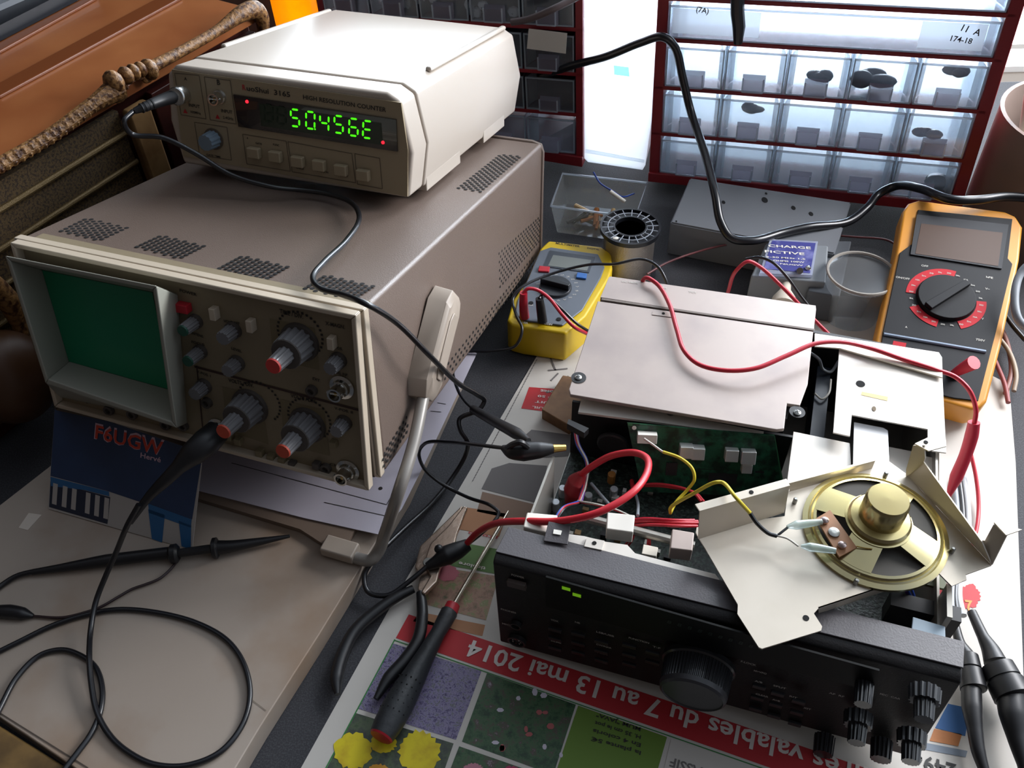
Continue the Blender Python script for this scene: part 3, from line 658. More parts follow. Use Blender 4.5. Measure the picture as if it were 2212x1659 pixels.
# folded grey sheet metal box under the cabinet
GM = mat('grey_painted_sheet', '74777c', .4, spec=.6); zt = .038
q = [at(u, v, zt) for u, v in ((1451, 482), (1492, 388), (1830, 445), (1822, 500), (1790, 540))]
q = [at(u, v, zt) for u, v in ((1451, 482), (1492, 388), (1835, 440), (1800, 548))]
b = MB(); b.prism(q, (0, 0, .0015), GM)
for i in range(4):
    j = (i+1) % 4; b.prism([q[i], q[j], q[j]*[1, 1, 0]+[0, 0, .001], q[i]*[1, 1, 0]+[0, 0, .001]], np.cross(q[j]-q[i], (0, 0, 1))*.0012/np.linalg.norm(q[j]-q[i])*-1, GM)
for u, v, r in ((1652, 432, .005), (1714, 449, .0035), (1752, 462, .0035), (1563, 437, .003), (1461, 478, .0015), (1655, 418, .002)): b.lathe(at(u, v, zt+.0017), (0, 0, 1), [(r, 0), (r, .0002)], DARK, 14, .6)
b.build('grey_metal_cover', bevel=.0008, label='folded grey sheet metal cover with holes lying under the red cabinet', cat='metal cover')
# dummy load box
DZ = .045
q = [at(u, v, DZ) for u, v in ((1640, 590), (1663, 516), (1767, 521), (1755, 594))]
dl = thing('dummy_load_box', 'small grey metal box with blue label CHARGE FICTIVE under clear cover', 'electronics box', Fr(sum(q)/4*[1, 1, 0]))
DF = Fr(sum(q)/4*[1, 1, 0]); loc = lambda P: [DF.loc(p) for p in P]
gmx = mat('grey_die_cast', '83888c', .45, .2); b = MB()
q3 = [at(u, v, DZ-.004) for u, v in ((1622, 596), (1655, 524), (1790, 530), (1785, 610))]
b.prism(loc(q3), (0, 0, -(DZ-.007)), gmx); b.build('body', dl, bevel=.002)
b = MB(); b.prism(loc(q), (0, 0, -.0035), clear_mat('acrylic', 'dfe6ff', .5, .1, .3, .3)); b.build('clear_cover', dl, bevel=.0005)
b = MB(); z_ = DZ+.0004; b.flat(loc([at(u, v, z_) for u, v in ((1650, 580), (1668, 519), (1762, 525), (1750, 590))]), mat('blue_print', '3d3f86', .5, noise=(60, '8f92c8', .5, .8)))
for t_, p0, p1, h in (('CHARGE', (1660, 533), (1752, 538), .0038), ('FICTIVE', (1652, 545), (1738, 551), .0038), ('5-30 MHz 1,5', (1655, 556), (1740, 561), .0022), ('50 OHMS 100W', (1655, 563), (1738, 568), .0022), ('F6UGW', (1685, 571), (1735, 575), .002)):
    z2 = DZ+.0007; A, B = DF.loc(at(*p0, z2)), DF.loc(at(*p1, z2)); b.text(t_, A, B, np.cross((0, 0, 1), B-A), WHITE, h)
b.build('printed_label', dl)
b = MB(); b.cyl(DF.loc(at(1728, 585, DZ)), DF.loc(at(1728, 585, DZ+.004)), .003, CHROME); b.ball(DF.loc(at(1745, 580, DZ+.001)), .003, CHROME, 10); b.build('cover_screw', dl)
b = MB(); q = [at(u, v, .03) for u, v in ((1740, 540), (1795, 525), (1850, 535), (1790, 640))]
b.prism([at(u, v, .034) for u, v in ((1770, 520), (1840, 520), (1815, 640), (1745, 628))], (0, 0, -.033), mat('dark_grey_box', '55595e', .5)); b.build('dark_metal_box', bevel=.0015, label='dark grey metal box between the dummy load and the plastic cup', cat='metal box')
# white plug / coax connector
b = MB(); IV = mat('ivory_rubber', 'cfc6b6', .5)
b.lathe(at(1692, 662, .03), at(1700, 600, .035)-at(1692, 662, .03), [(.0115, 0), (.011, .008), (.008, .014), (.005, .02), (.0045, .03)], IV, 20)
b.tube([at(1700, 612, .036), at(1704, 590, .034), at(1706, 575, .028)], .003, CHROME)
b.build('ivory_coax_plug', label='ivory coax plug standing behind the shielded box of the transceiver', cat='plug')
# plastic cup
rc_ = at(1862, 590, .05); rad = .5*np.linalg.norm(at(1790, 590, .05)-at(1936, 590, .05)); CUP = clear_mat('frosted_cup_plastic', '8b8a86', .3, .3, .25, .4)
b = MB(); b.lathe((rc_[0], rc_[1], .0), (0, 0, 1), [(.001, .001), (rad*.84, .001), (rad*.88, .01), (rad*.97, .05), (rad, .05), (rad, .047)], CUP, 40)
b.tube([np.array([rc_[0]+rad*math.cos(t), rc_[1]+rad*math.sin(t), .05]) for t in np.linspace(0, 6.2832, 41)], .0015, mat('cup_rim', '9a948c', .4), n=6, sm=False)
b.build('plastic_cup', label='empty translucent plastic cup behind the orange multimeter', cat='cup')
# big round container at far right
r_ = .08; rm = at(2160, 225, .13)+np.array([.93, -.367, 0])*(r_+.001)
b = MB(); b.lathe((rm[0], rm[1], 0), (0, 0, 1), [(r_*.97, 0), (r_, .126), (r_*1.01, .13), (r_*.96, .13), (r_*.93, .02)], mat('brown_cardboard_tub', '8a7a72', .6), 56)
b.build('round_tub', label='large round brown tub standing right of the drawer cabinet', cat='tub')
b = MB(); 
for i in range(3): b.cyl(rm*[1, 1, 0]+[-.05+.012*i, -.03+.02*i, .03], rm*[1, 1, 0]+[-.07+.02*i, .0+.01*i, .165], .006, WHITE, n=12)
b.build('white_rods', label='white plastic strips standing in the round tub at the far right', cat='strips')

# ================================================================ cardboard, papers, newspaper
CARDM = mat('white_cardboard', 'a4978b', .5, noise=(9, '8a6c50', .5, .78), bump=.1, bscale=60)
b = MB(); zc_ = .02
q = [at(u, v, zc_) for u, v in ((-90, 1160), (112, 1003), (330, 860), (1000, 800), (880, 1060), (785, 1215), (690, 1370), (562, 1570), (430, 1790), (250, 1720), (60, 1590), (-90, 1490))]
b.prism(q, (0, 0, -.0195), CARDM)
bar(b, (-20, 1528), (190, 1659), .0008, mat('pencil_line', '4a4038', .7), WORLD, zc_+.0004, 2); bar(b, (545, 1512), (575, 1535), .0005, mat('crease', '7d7264', .7), WORLD, zc_+.0004, 2)
b.flat([at(u, v, zc_+.0003) for u, v in ((40, 1140), (62, 1108), (90, 1112), (60, 1145))], mat('pale_tape', 'cfc4b8', .3))
b.build('flat_cardboard_box', bevel=.001, label='flat white cardboard box with brown stains under the oscilloscope and probe cable', cat='box')
b = MB(); b.prism([at(u, v, .012) for u, v in ((-60, 1530), (0, 1570), (80, 1620), (190, 1690), (-60, 1760))], (0, 0, .006), mat('gold_brown_wood', '7a5f36', .5, noise=(40, '4a3820', .4, .7)))
b.build('wooden_strip', bevel=.002, label='brown gilded wooden strip at the bottom left corner', cat='wooden strip')
PAPW = mat('office_paper', 'b8b2bd', .6)
b = MB(); q = [at(u, v, .026) for u, v in ((395, 1052), (430, 1061), (654, 1119), (821, 1156), (868, 1100), (917, 1003), (1030, 764), (820, 700), (430, 800))]
b.prism(q, (0, 0, .0006), PAPW)
for a_, c_ in (((500, 1000), (835, 1090)), ((700, 1085), (850, 1118)), ((835, 1090), (880, 1010)), ((945, 870), (963, 873)), ((930, 888), (953, 890))): bar(b, a_, c_, .0006, INK, WORLD, .0268, 2)
b.lathe(at(822, 1055, .0267), (0, 0, 1), [(.0016, 0), (.0016, .0001)], INK, 16)
b.build('paper_sheet', smooth=0, label='white printed paper sheet lying under the front of the oscilloscope', cat='paper')
b = MB(); b.prism([at(u, v, .0208) for u, v in ((400, 1075), (650, 1150), (735, 1205), (770, 1150), (800, 1100), (430, 1000))], (0, 0, .0045), mat('brown_folder', '776659', .6))
b.build('brown_folder', label='brown folder between the white paper sheet and the cardboard box', cat='folder')
# station card leaning on the oscilloscope
P3 = [at(104, 1099, .0212), at(415, 1188, .0212), at(440, 978, .088), at(119, 870, .088)]
cxv = nrm(P3[1]-P3[0]); cn = nrm(np.cross(cxv, P3[3]-P3[0])); CDF = Fr(P3[0], M=np.stack([cxv, np.cross(cn, cxv), cn], 1))
b = MB(); BL = mat('blue_sky_print', '27344f', .45, noise=(25, '2f4468', .3, .8)); BL2 = mat('bright_blue_print', '2a5c88', .4); CWH = mat('card_white', 'a9a29c', .5); DK = mat('dark_print', '23293a', .5)
oc = CDF.pl(2, 0, [(104, 1099), (415, 1188), (438, 978), (119, 872)]); b.prism(oc, (0, 0, -.0006), CWH)
cf = lambda l, h=.0002: CDF.pl(2, h, l)
b.flat(cf([(109, 1028), (230, 1060), (415, 1122), (438, 978), (119, 872)]), BL)
b.flat(cf([(109, 1030), (235, 1062), (236, 1072), (180, 1058), (110, 1050)], .0003), BL2)
b.flat(cf([(320, 1088), (414, 1122), (412, 1140), (322, 1108)], .0003), BL2)
b.flat(cf([(320, 1100), (356, 1112), (350, 1172), (328, 1164)], .0003), BL2); b.flat(cf([(386, 1125), (413, 1135), (412, 1186), (392, 1180)], .0003), BL2)
b.flat(cf([(109, 1040), (238, 1074), (232, 1132), (106, 1095)], .00025), DK)
for i, x in enumerate((117, 138, 158, 188, 208, 228)):
    o = (x-117)*.28; b.flat(cf([(x-5, 1088+o), (x+5, 1091+o), (x+8, 1046+o), (x-2, 1043+o)], .0004), CWH)
WO = mat('card_outline_print', 'c8a8b8', .5); RO = mat('card_red_print', 'c5412e', .5)
for k_, m_ in ((0, WO), (1, RO)):
    A, B = CDF.on(2, .0004+.0002*k_, 203+k_*2, 947-k_*1), CDF.on(2, .0004+.0002*k_, 352-k_*2, 985-k_*1)
    b.text('F6UGW', A, B, (0, 1, 0), m_, .0125-k_*.002)
A, B = CDF.on(2, .0006, 303, 988), CDF.on(2, .0006, 347, 999); b.text('Hervé', A, B, (0, 1, 0), WO, .004)
b.build('station_card', frame=CDF, smooth=0, label='blue printed radio station card with F6UGW leaning against the oscilloscope', cat='card')

NEWS = mat('newsprint', 'c8c2ba', .75, bump=.15, bscale=40); NR = mat('red_ink', 'b5232a', .6); NT = mat('tan_ink', 'b07f5c', .7); NG = mat('green_ink', '5d7a45', .7); NW = NEWS
LAV = picture_mat('lavender_picture', ['2d2a40', '4d4468', '8a80a0', '4a4e44', 'b0acb8'], 420); GRN = picture_mat('garden_picture', ['0c2412', '1d4022', '3a5a36', '4a3a34', '9a8f98'], 110)
PNK = picture_mat('heather_picture', ['4d5a38', '8a6f5a', 'a8826e', '7a8a58', 'c89a90'], 120); YLF = mat('yellow_petals', 'd8c416', .6, noise=(90, 'b08a10', .45, .8)); DKG = picture_mat('leaf_picture', ['2a2c28', '3a4038', '4d5a40', '25401f'], 90)
LG = mat('lime_panel', '62802a', .6); GRL = mat('green_line_ink', '2f7a3a', .6); GY = mat('grey_picture', '6f6a68', .7)
b = MB()
q = [at(u, v, .0008) for u, v in ((560, 1825), (650, 1659), (855, 1290), (1165, 760), (1240, 640), (1900, 690), (2180, 830), (2194, 1000), (2212, 1489), (2225, 1750), (1700, 1900))]
b.prism(q, (0, 0, -.0007), NEWS)
def pr(l, m, z=.0010): b.flat([at(u, v, z) for u, v in l][::-1], m)
pr([(883, 1327), (1560, 1553), (1960, 1690), (1850, 1724), (1560, 1622), (855, 1378)], NR)
bar(b, (853, 1383), (1700, 1678), .0007, GRL, WORLD, .0011, 2); bar(b, (853, 1381), (690, 1685), .0009, GRL, WORLD, .0011, 2)
pr([(850, 1390), (1040, 1450), (985, 1598), (772, 1530)], LAV); pr([(1052, 1454), (1244, 1522), (1200, 1659), (1190, 1672), (998, 1602)], GRN)
pr([(1249, 1524), (1441, 1592), (1410, 1700), (1190, 1700)], LG); pr([(768, 1540), (980, 1606), (940, 1720), (690, 1690)], DKG); pr([(992, 1612), (1188, 1680), (1180, 1720), (950, 1720)], GRN)
pr([(1450, 1596), (1560, 1632), (1530, 1720), (1420, 1720)], NEWS, .0011)
def blob(u, v, ru, rv, m, z=.0013, n=18):
    P = []
    for i in range(n*2):
        a = math.pi*i/n; k = random.uniform(.82, 1.0) if i % 2 else random.uniform(.93, 1.08); P.append((u+ru*k*math.cos(a), v+rv*k*math.sin(a)))
    pr(P, m, z)
blob(762, 1622, 42, 42, YLF); blob(906, 1624, 48, 48, YLF); blob(828, 1605, 30, 22, YLF, .0012); blob(818, 1668, 26, 18, mat('orange_petals', 'c8902a', .6))
for i in range(14): blob(random.uniform(1070, 1215), random.uniform(1495, 1640), random.uniform(4, 9), random.uniform(4, 9), mat('pink_petal' if i % 2 else 'white_petal', 'a85a58' if i % 2 else 'c8c0cc', .6), n=6)
blob(1022, 1662, 22, 14, mat('pink_flower', 'b87a88', .6)); blob(1105, 1672, 25, 18, mat('magenta_flower', 'a83058', .6))
pr([(1008, 1096), (1096, 1110), (1078, 1160), (975, 1140)], NT); pr([(960, 1165), (1085, 1188), (1072, 1240), (934, 1215)], NG); pr([(932, 1222), (1078, 1245), (1050, 1340), (905, 1302)], PNK)
blob(966, 1238, 26, 18, mat('rose_flower', 'b0606a', .6), .0012); pr([(908, 1322), (1048, 1350), (1042, 1374), (892, 1342)], NT)
pr([(1143, 836), (1240, 843), (1236, 897), (1126, 882)], NR); pr([(1148, 928), (1238, 940), (1238, 985), (1150, 990), (1103, 968)], GY); pr([(1062, 1012), (1100, 1000), (1182, 1006), (1165, 1088), (1040, 1056)], GY)
pr([(1042, 1062), (1165, 1092), (1150, 1130), (1030, 1105)], mat('brown_picture', '8a705e', .7))
for l in (((1188, 770), (1200, 800)), ((1184, 800), (1226, 796)), ((1190, 822), (1206, 806)), ((1200, 838), (1228, 812)), ((1180, 848), (1222, 838))): bar(b, *l, .0016, GY, WORLD, .0012, 2)
def ntext(t, pa, pb, m, h=None, z=.0014):  # read from the far side: baseline runs right to left
    A, B = at(*pa, z), at(*pb, z); b.text(t, A, B, np.cross((0, 0, 1), B-A), m, h)
PW = mat('pale_letters', 'd8cfc8', .6)
ntext('Offres valables du 7 au 13 mai 2014', (1935, 1678), (1018, 1382), PW, .0128)
for i, t in enumerate(('FAUTEUIL', 'RATUIT', 'ET AF 50', 'CONOMIE')):
    ntext(t, (1226-i*0, 885-i*13), (1150+i*6, 877-i*12), PW, .0026)
for i, t in enumerate(('MUM "JAVA"', 'H. 35 cm le pot', 'En 4 coloris', 'la plante 5€')): ntext(t, (1385, 1580+i*17-8), (1290-i*4, 1548+i*17-8), INK, .0026)
ntext('MASSIF', (1540, 1666), (1450, 1636), GY, .006)
for i in range(46):  # small print running up the margin
    t = i/46; u, v = 1020-t*0+t*140, 1040-t*265; bar(b, (u, v), (u+3.2, v-4.6), .0007, GY, WORLD, .0012, 2)
ntext('ticolore', (1050, 1225), (992, 1213), PW, .003); ntext('promo', (1075, 1160), (1012, 1148), NR, .0026)
pr([(2006, 1255), (2095, 1270), (2085, 1320), (1990, 1300)], NR); blob(2094, 1288, 24, 27, NR, .0011, 20)
OY = mat('orange_letters', 'e08a3a', .6); ntext('2', (2100, 1298), (2084, 1296), OY, .010); ntext('euros', (2075, 1296), (2025, 1288), OY, .004)
pr([(2048, 1520), (2095, 1530), (2085, 1590), (2020, 1572)], mat('blue_picture', '2a5a90', .6)); pr([(2018, 1574), (2078, 1586), (2070, 1612), (2008, 1600)], mat('orange_picture', 'b5703a', .6)); pr([(1998, 1604), (2090, 1622), (2086, 1636), (1990, 1618)], mat('grey_blue_band', '77808c', .6))
ntext('249', (2066, 1652), (1996, 1632), INK, .0095); ntext('€', (1992, 1632), (1982, 1630), INK, .005)
b.build('newspaper', smooth=0, label='upside down advertising newspaper with red stripe and flower pictures under the transceiver', cat='newspaper')
b = MB(); b.prism([at(u, v, .0005) for u, v in ((1170, 905), (1190, 870), (1215, 830), (1320, 850), (1230, 940))], (0, 0, .012), mat('plywood_block', '8a6440', .6, noise=(60, '6d4a2c', .4, .7)))
b.build('wooden_block', bevel=.001, label='small brown wooden block under the left side of the transceiver', cat='wooden block')

# ================================================================ transceiver
RA = Fr((-.0135, .3066, .0165), -.3249, .0083, .0036); RW = .27
rad_ = thing('radio_transceiver', 'opened black radio transceiver with big tuning knob on the newspaper', 'radio transceiver', RA)
FP = mat('black_front_panel', '1c1a1b', .5, bump=.15, bscale=900, spec=.3); FT = mat('grey_front_frame', '423e41', .45, bump=.15, bscale=900, spec=.4); FD = mat('face_black', '141315', .35)
LS = [RA.on(0, 0, u, v) for u, v in ((1080, 1386), (1064, 1217), (1066, 1207), (1070, 1194), (1098, 1140))]
RS = [RA.on(0, RW, u, v) for u, v in ((1973, 1637), (2077, 1476), (2079, 1462), (2080, 1446), (2083, 1388))]
for S, x in ((LS, 0), (RS, RW)):
    S.append(np.array([x, S[4][1], .004])); 
b = MB()
# body: bottom, lip, groove, top band
def loft(b, A, B, m, idx):
    P = [A[i] for i in idx]; Q = [B[i] for i in idx]; n = len(P)
    b.add(P+Q, [tuple(range(n)), tuple(range(2*n-1, n-1, -1))]+[(i, n+i, n+(i+1) % n, (i+1) % n) for i in range(n)], m)
loft(b, LS, RS, FP, [0, 1, 2, 3, 4, 5]); b.build('front_panel_body', rad_, bevel=.0012)
b = MB()
up4 = lambda p, dz=.0008: p+np.array([0, 0, dz])
b.prism([up4(LS[3], .0002), up4(RS[3], .0002), up4(RS[4], .0002), up4(LS[4], .0002)], (0, 0, .0012), FT); b.build('top_band', rad_, bevel=.0006)
# recessed face items
FN = nrm(np.cross(RS[0]-LS[0], LS[1]-LS[0]));
if FN[1] > 0: FN = -FN
FX = nrm(RS[0]-LS[0]); FY = np.cross(FN, FX)*1.0
FF = Fr(RA.w(LS[0]), M=RA.M @ np.stack([FX, -FN, np.cross(FX, -FN)], 1))
def fpl(l, y=-.0006): return [RA.loc(FF.W(1, y, u, v)) for u, v in l]
def fp(u, v, y=0): return RA.loc(FF.W(1, y, u, v))
fn = RA.M.T @ (FF.M @ np.array([0, -1., 0]))
b = MB(); b.prism(fpl([(1180, 1243), (1590, 1360), (1900, 1445), (1890, 1490), (1560, 1410), (1180, 1306)], -.0002), fn*.0012, mat('dark_display_window', '070808', .5, spec=.2)); b.build('display_window', rad_)
b = MB(); GS = mat('green_lamp', '2a5c10', .5, emit='7dbb18', es=.5)
for u, v in ((1223, 1272), (1246, 1286)): b.prism(fpl([(u-9, v-6), (u+9, v-1), (u+9, v+5), (u-9, v)], -.0016), fn*.0002, GS)
b.build('lit_segment', rad_)
b = MB(); W2 = mat('dim_white_print', 'b5b0aa', .6); DIMG = mat('dim_segments', '1d2c26', .5)
for i in range(10): b.text('8', fp(1440+i*22, 1345+i*6.5, -.0016), fp(1449+i*22, 1348+i*6.5, -.0016), FY, DIMG, .004)
b.text('KENWOOD', fp(1215, 1317, -.0008), fp(1288, 1338, -.0008), (0, 0, 1), W2, .0042)
b.text('HF TRANSCEIVER  TS-140S', fp(1300, 1339, -.0008), fp(1450, 1381, -.0008), (0, 0, 1), W2, .0024)
for t_, u, v in (('POWER', 1105, 1243), ('PHONES', 1082, 1317), ('MIC', 1085, 1348), ('VOX', 1190, 1340), ('FULL', 1190, 1362), ('SEMI', 1190, 1385), ('NB', 1242, 1345), ('AIP', 1242, 1368), ('LSB/USB', 1288, 1366), ('CW/NAR', 1288, 1393), ('M.IN', 1290, 1410), ('FUNCTION', 1358, 1379), ('AM', 1355, 1398), ('FM', 1357, 1420), ('T-F', 1410, 1398), ('SCAN', 1440, 1460), ('M>VFO', 1628, 1450), ('A/B', 1630, 1472), ('SPLIT', 1670, 1482), ('CLEAR', 1632, 1500), ('A=B', 1668, 1512), ('RIT', 1705, 1505), ('XIT', 1735, 1530), ('F.LOCK', 1600, 1430), ('AF  RF', 1790, 1498), ('MIC  CAR', 1900, 1500)):
    b.text(t_, fp(u, v, -.0008), fp(u+len(t_)*5.5, v+len(t_)*1.5, -.0008), (0, 0, 1), W2, .002)
b.build('lettering', rad_, smooth=0)
BTN = mat('dark_button', '1f1e21', .35)
def fbox(u, v, w, h, d, m, name, y=0):
    c = fp(u, v, y); b = MB(); z = nrm(np.cross(FX, -fn)); z = z if z[2] > 0 else -z
    P = [c+FX*sx*w/2+z*sz*h/2+fn*k for k in (0, d) for sx, sz in ((-1, -1), (1, -1), (1, 1), (-1, 1))]
    b.hexa(P, m); return b.build(name, rad_, bevel=.0004)
fbox(1118, 1258, .012, .006, .003, mat('brown_grey_key', '4a3f3a', .45), 'power_button')
for u0, v0 in ((1200, 1375), (1250, 1385), (1300, 1402), (1360, 1410), (1410, 1425)):
    for k in range(3 if u0 < 1400 else 2): fbox(u0, v0+k*20-18, .009, .0035, .002, BTN, 'button')
for u0, v0 in ((1640, 1480), (1680, 1495), (1725, 1512)):
    for k in range(3): fbox(u0-k*4, v0+k*24, .008, .004, .002, BTN, 'button')
def fknob(u, v, prof, m, name, par=None, fl=True):
    c = fp(u, v); b = MB()
    for r0, r1, h0, h1 in prof:
        (b.fluted(c+fn*h0, fn, r0, r1, h1-h0, m, 14, .1) if fl else b.lathe(c+fn*h0, fn, [(r0, 0), (r1, h1-h0)], m, 36))
    return b.build(name, par or rad_, bevel=.0 if fl else .0008)
KB = mat('knob_black', '222326', .28, coat=.4); KS = mat('dark_socket', '3a393b', .3, .5)
b = MB(); c = fp(1510, 1432); 
b.lathe(c, fn, [(.0225, 0), (.0225, .003), (.0215, .004)], KB, 48); b.fluted(c+fn*.004, fn, .0212, .0205, .014, KB, 60, .03); b.lathe(c+fn*.018, fn, [(.0205, 0), (.0200, .003), (.0185, .0042), (.018, .0034), (.001, .0034)], mat('knob_face', '39393d', .35), 48)
b.build('tuning_knob', rad_)
for u, v, s in ((1868, 1480, 1.), ):
    fknob(u, v-8, ((.0052, .0048, 0, .014),), KB, 'small_knob')
for u, v in ((1998, 1490), (1855, 1545), (1970, 1585)):
    k = fknob(u, v-3, ((.0085, .008, 0, .008),), KB, 'outer_knob'); fknob(u, v-3, ((.0055, .005, .008, .018),), KB, 'inner_knob', k)
for u, v in ((1782, 1590), (1905, 1600)): fknob(u, v, ((.0065, .006, 0, .012),), BTN, 'small_knob')
for u, v, r in ((1116, 1346, .0038), (1118, 1380, .0065)):
    c = fp(u, v); b = MB(); b.lathe(c, fn, [(r, 0), (r, .003), (r*.8, .003), (r*.78, .001), (.0005, .001)], KS, 28)
    if r > .005:
        for i in range(7): a = i*.9; b.lathe(c+fn*.001+FX*math.cos(a)*r*.45+FY*math.sin(a)*r*.45, fn, [(.0006, 0), (.0005, .0012)], CHROME, 6)
    b.build('phones_jack' if r < .005 else 'microphone_socket', rad_)
# chassis
SHM = mat('shield_sheet_paint', 'a99b94', .38, .15, noise=(22, '9a8d89', .45, .75)); ZN = mat('zinc_sheet', 'a8a49c', .35, .6); CHK = mat('chassis_dark', '1b1a1c', .5); YS = mat('cream_sheet', 'e6dccb', .4); WS = mat('pale_sheet', 'ddd6cc', .42)
PCB = mat('green_circuit_board', '141d16', .4, noise=(400, '34423a', .5, .62), bump=.5, bscale=500)
b = MB(); y0 = LS[4][1]
b.box((.006, y0+.001, .002), (.262, .270, .004), ZN); b.box((.006, .268, .004), (.262, .271, .086), CHK); b.box((.259, y0+.001, .004), (.2605, .270, .085), ZN)
b.build('chassis', rad_)
b = MB(); pa, pb_ = RA.loc(at(1193, 985, .098)), RA.loc(at(1138, 1128, .098))
b.prism([pa, pb_, np.array([pb_[0], pb_[1], .004]), np.array([pa[0], pa[1], .004])], (.0016, 0, 0), ZN)
b.build('left_side_wall', rad_)
b = MB(); b.box((.010, y0+.004, .022), (.258, .150, .0236), PCB); b.build('main_circuit_board', rad_)
zt = .0945
sh = lambda l, z=zt: RA.pl(2, z, l)
tp_ = sh([(1297, 642), (1315, 599), (1318, 597), (1762, 660), (1763, 668), (1758, 712)])
b = MB(); b.prism(tp_, (0, 0, -.05), SHM); b.prism(sh([(1300, 644), (1760, 711), (1759, 715), (1299, 648)], zt+.0003), (0, 0, .0003), mat('fold_line', '6a5f58', .6)); b.build('rear_shield', rad_, bevel=.0004)
b = MB(); P = sh([(1291, 650), (1757, 716), (1745, 830), (1728, 876), (1700, 872), (1694, 926), (1678, 928), (1232, 852), (1229, 840)])
b.prism(P, (0, 0, -.003), SHM)
so = b.build('front_shield', rad_, bevel=.0006)
b = MB(); P2 = [RA.on(2, .088, u, v) for u, v in ((1300, 650), (1745, 716), (1700, 905), (1262, 840))]; b.prism(P2, (0, 0, -.07), CHK); b.build('inner_housing', rad_)
for u, v in ((1250, 816), (1722, 890)):
    b = MB(); b.lathe(RA.on(2, zt-.001 if u > 1500 else zt+.0002, u, v), (0, 0, 1), [(.0055, 0), (.0055, .0003)], CHK, 20); b.build('screw_recess', so)
def screw(u, v, z, par=rad_, r=.0026, name='screw'):
    c = RA.on(2, z, u, v); b = MB(); b.lathe(c, (0, 0, 1), [(r, 0), (r, .0008), (r*.6, .0014), (0, .0016)], STEEL, 16)
    for a in (0, 1.57): d = np.array([math.cos(a+.4), math.sin(a+.4), 0])*r*.6; b.cyl(c+d+[0, 0, .0015], c-d+[0, 0, .0015], .0003, CHK, n=6)
    return b.build(name, par)
screw(1249, 816, zt+.0005); screw(1722, 892, zt-.0005); screw(1448, 893, .084)
b = MB(); b.prism(sh([(1410, 672), (1455, 678), (1453, 686), (1408, 680)], zt+.0002), (0, 0, .0003), SHM); b.lathe(RA.on(2, zt+.0006, 1433, 677), (0, 0, 1), [(.0012, 0), (.0012, .0002)], DARK, 12); 
b.text('OC VR/70', RA.on(2, zt+.0004, 1343, 609), RA.on(2, zt+.0004, 1378, 613), (0, 1, 0), PALEINK, .002); b.text('VR4', RA.on(2, zt+.0004, 1425, 622), RA.on(2, zt+.0004, 1440, 624), (0, 1, 0), PALEINK, .002); b.text('TC1', RA.on(2, zt+.0004, 1487, 631), RA.on(2, zt+.0004, 1503, 633), (0, 1, 0), PALEINK, .002)
b.build('adjustment_marks', so)
b = MB(); P = sh([(1257, 856), (1430, 890), (1650, 932), (1648, 944), (1420, 912), (1249, 890)], .084); b.prism(P, (0, 0, -.002), WS); b.build('white_strip', rad_)
b = MB(); P = [RA.on(2, .082, u, v) for u, v in ((1236, 862), (1235, 930), (1710, 1010), (1715, 940))]
p0, p1 = RA.on(2, .08, 1236, 868), RA.on(2, .08, 1712, 945); b.prism([p0*[1, 1, 0]+[0, 0, .005], p1*[1, 1, 0]+[0, 0, .005], p1, p0], (0, .002, 0), CHK); 
b.lathe(RA.on(1, p0[1]-.008, 1325, 958)*[1, 1, 1], (0, -1, 0), [(.012, 0), (.012, .002), (.011, .003)], mat('toroid_black', '202022', .5), 28)
b.build('shield_front_wall', rad_)
# right hand unit: plates
b = MB(); P = sh([(1760, 720), (2028, 761), (2035, 772), (2036, 815), (1815, 752), (1760, 748)], .092); b.prism(P, (0, 0, -.0012), YS); b.build('rear_top_rail', rad_)
b = MB(); P = sh([(1813, 753), (1990, 790), (2036, 815), (2044, 978), (2014, 974), (1990, 956), (2004, 947), (2004, 927), (1840, 896), (1836, 942), (1800, 934)], .089)
b.prism(P, (0, 0, -.0012), WS)
b.lathe(RA.on(2, .0892, 1859, 829), (0, 0, 1), [(.0032, 0), (.0032, .0002)], DARK, 20); b.lathe(RA.on(2, .0892, 1888, 883), (0, 0, 1), [(.0024, 0), (.0024, .0002)], mat('hole_shade', '6a5a44', .7), 16, .6)
b.flat(RA.pl(2, .0892, [(1862, 846), (1918, 857), (1917, 866), (1860, 853)]), mat('amber_label', 'cfae6a', .4))
b.build('right_cover_plate', rad_, bevel=.0004)
b = MB(); b.prism([p*[1, 1, 0]+[0, 0, z] for p, z in zip([sh([(2035, 775), (2044, 1085), (2044, 1085), (2035, 775)])[i] for i in range(4)], (.089, .08, .006, .006))], (.0012, 0, 0), WS); b.build('right_side_wall', rad_)
b = MB(); P = sh([(1714, 932), (1836, 957), (1842, 1060), (1700, 1075), (1697, 1062)], .080); b.prism(P, (0, 0, -.001), WS); b.build('centre_plate', rad_, bevel=.0003)
b = MB(); P = sh([(1845, 912), (1908, 924), (1918, 930), (1921, 1000), (1925, 1040), (1842, 1040)], .083); b.prism(P, (0, 0, -.0006), mat('white_insulation_sheet', 'f2f2f4', .5)); b.build('white_insulation_sheet', rad_)
b = MB(); P = sh([(1995, 985), (2044, 994), (2046, 1095), (1985, 1060)], .078); b.prism(P, (0, 0, -.001), WS); b.prism(sh([(1920, 965), (1985, 978), (1990, 1070), (1920, 1050)], .070), (0, 0, -.001), WS); b.build('right_lower_plate', rad_)
b = MB(); b.box((.18, .150, .03), (.19, .26, .06), mat('dark_blue_block', '1b2430', .4)); b.build('inner_block', rad_)
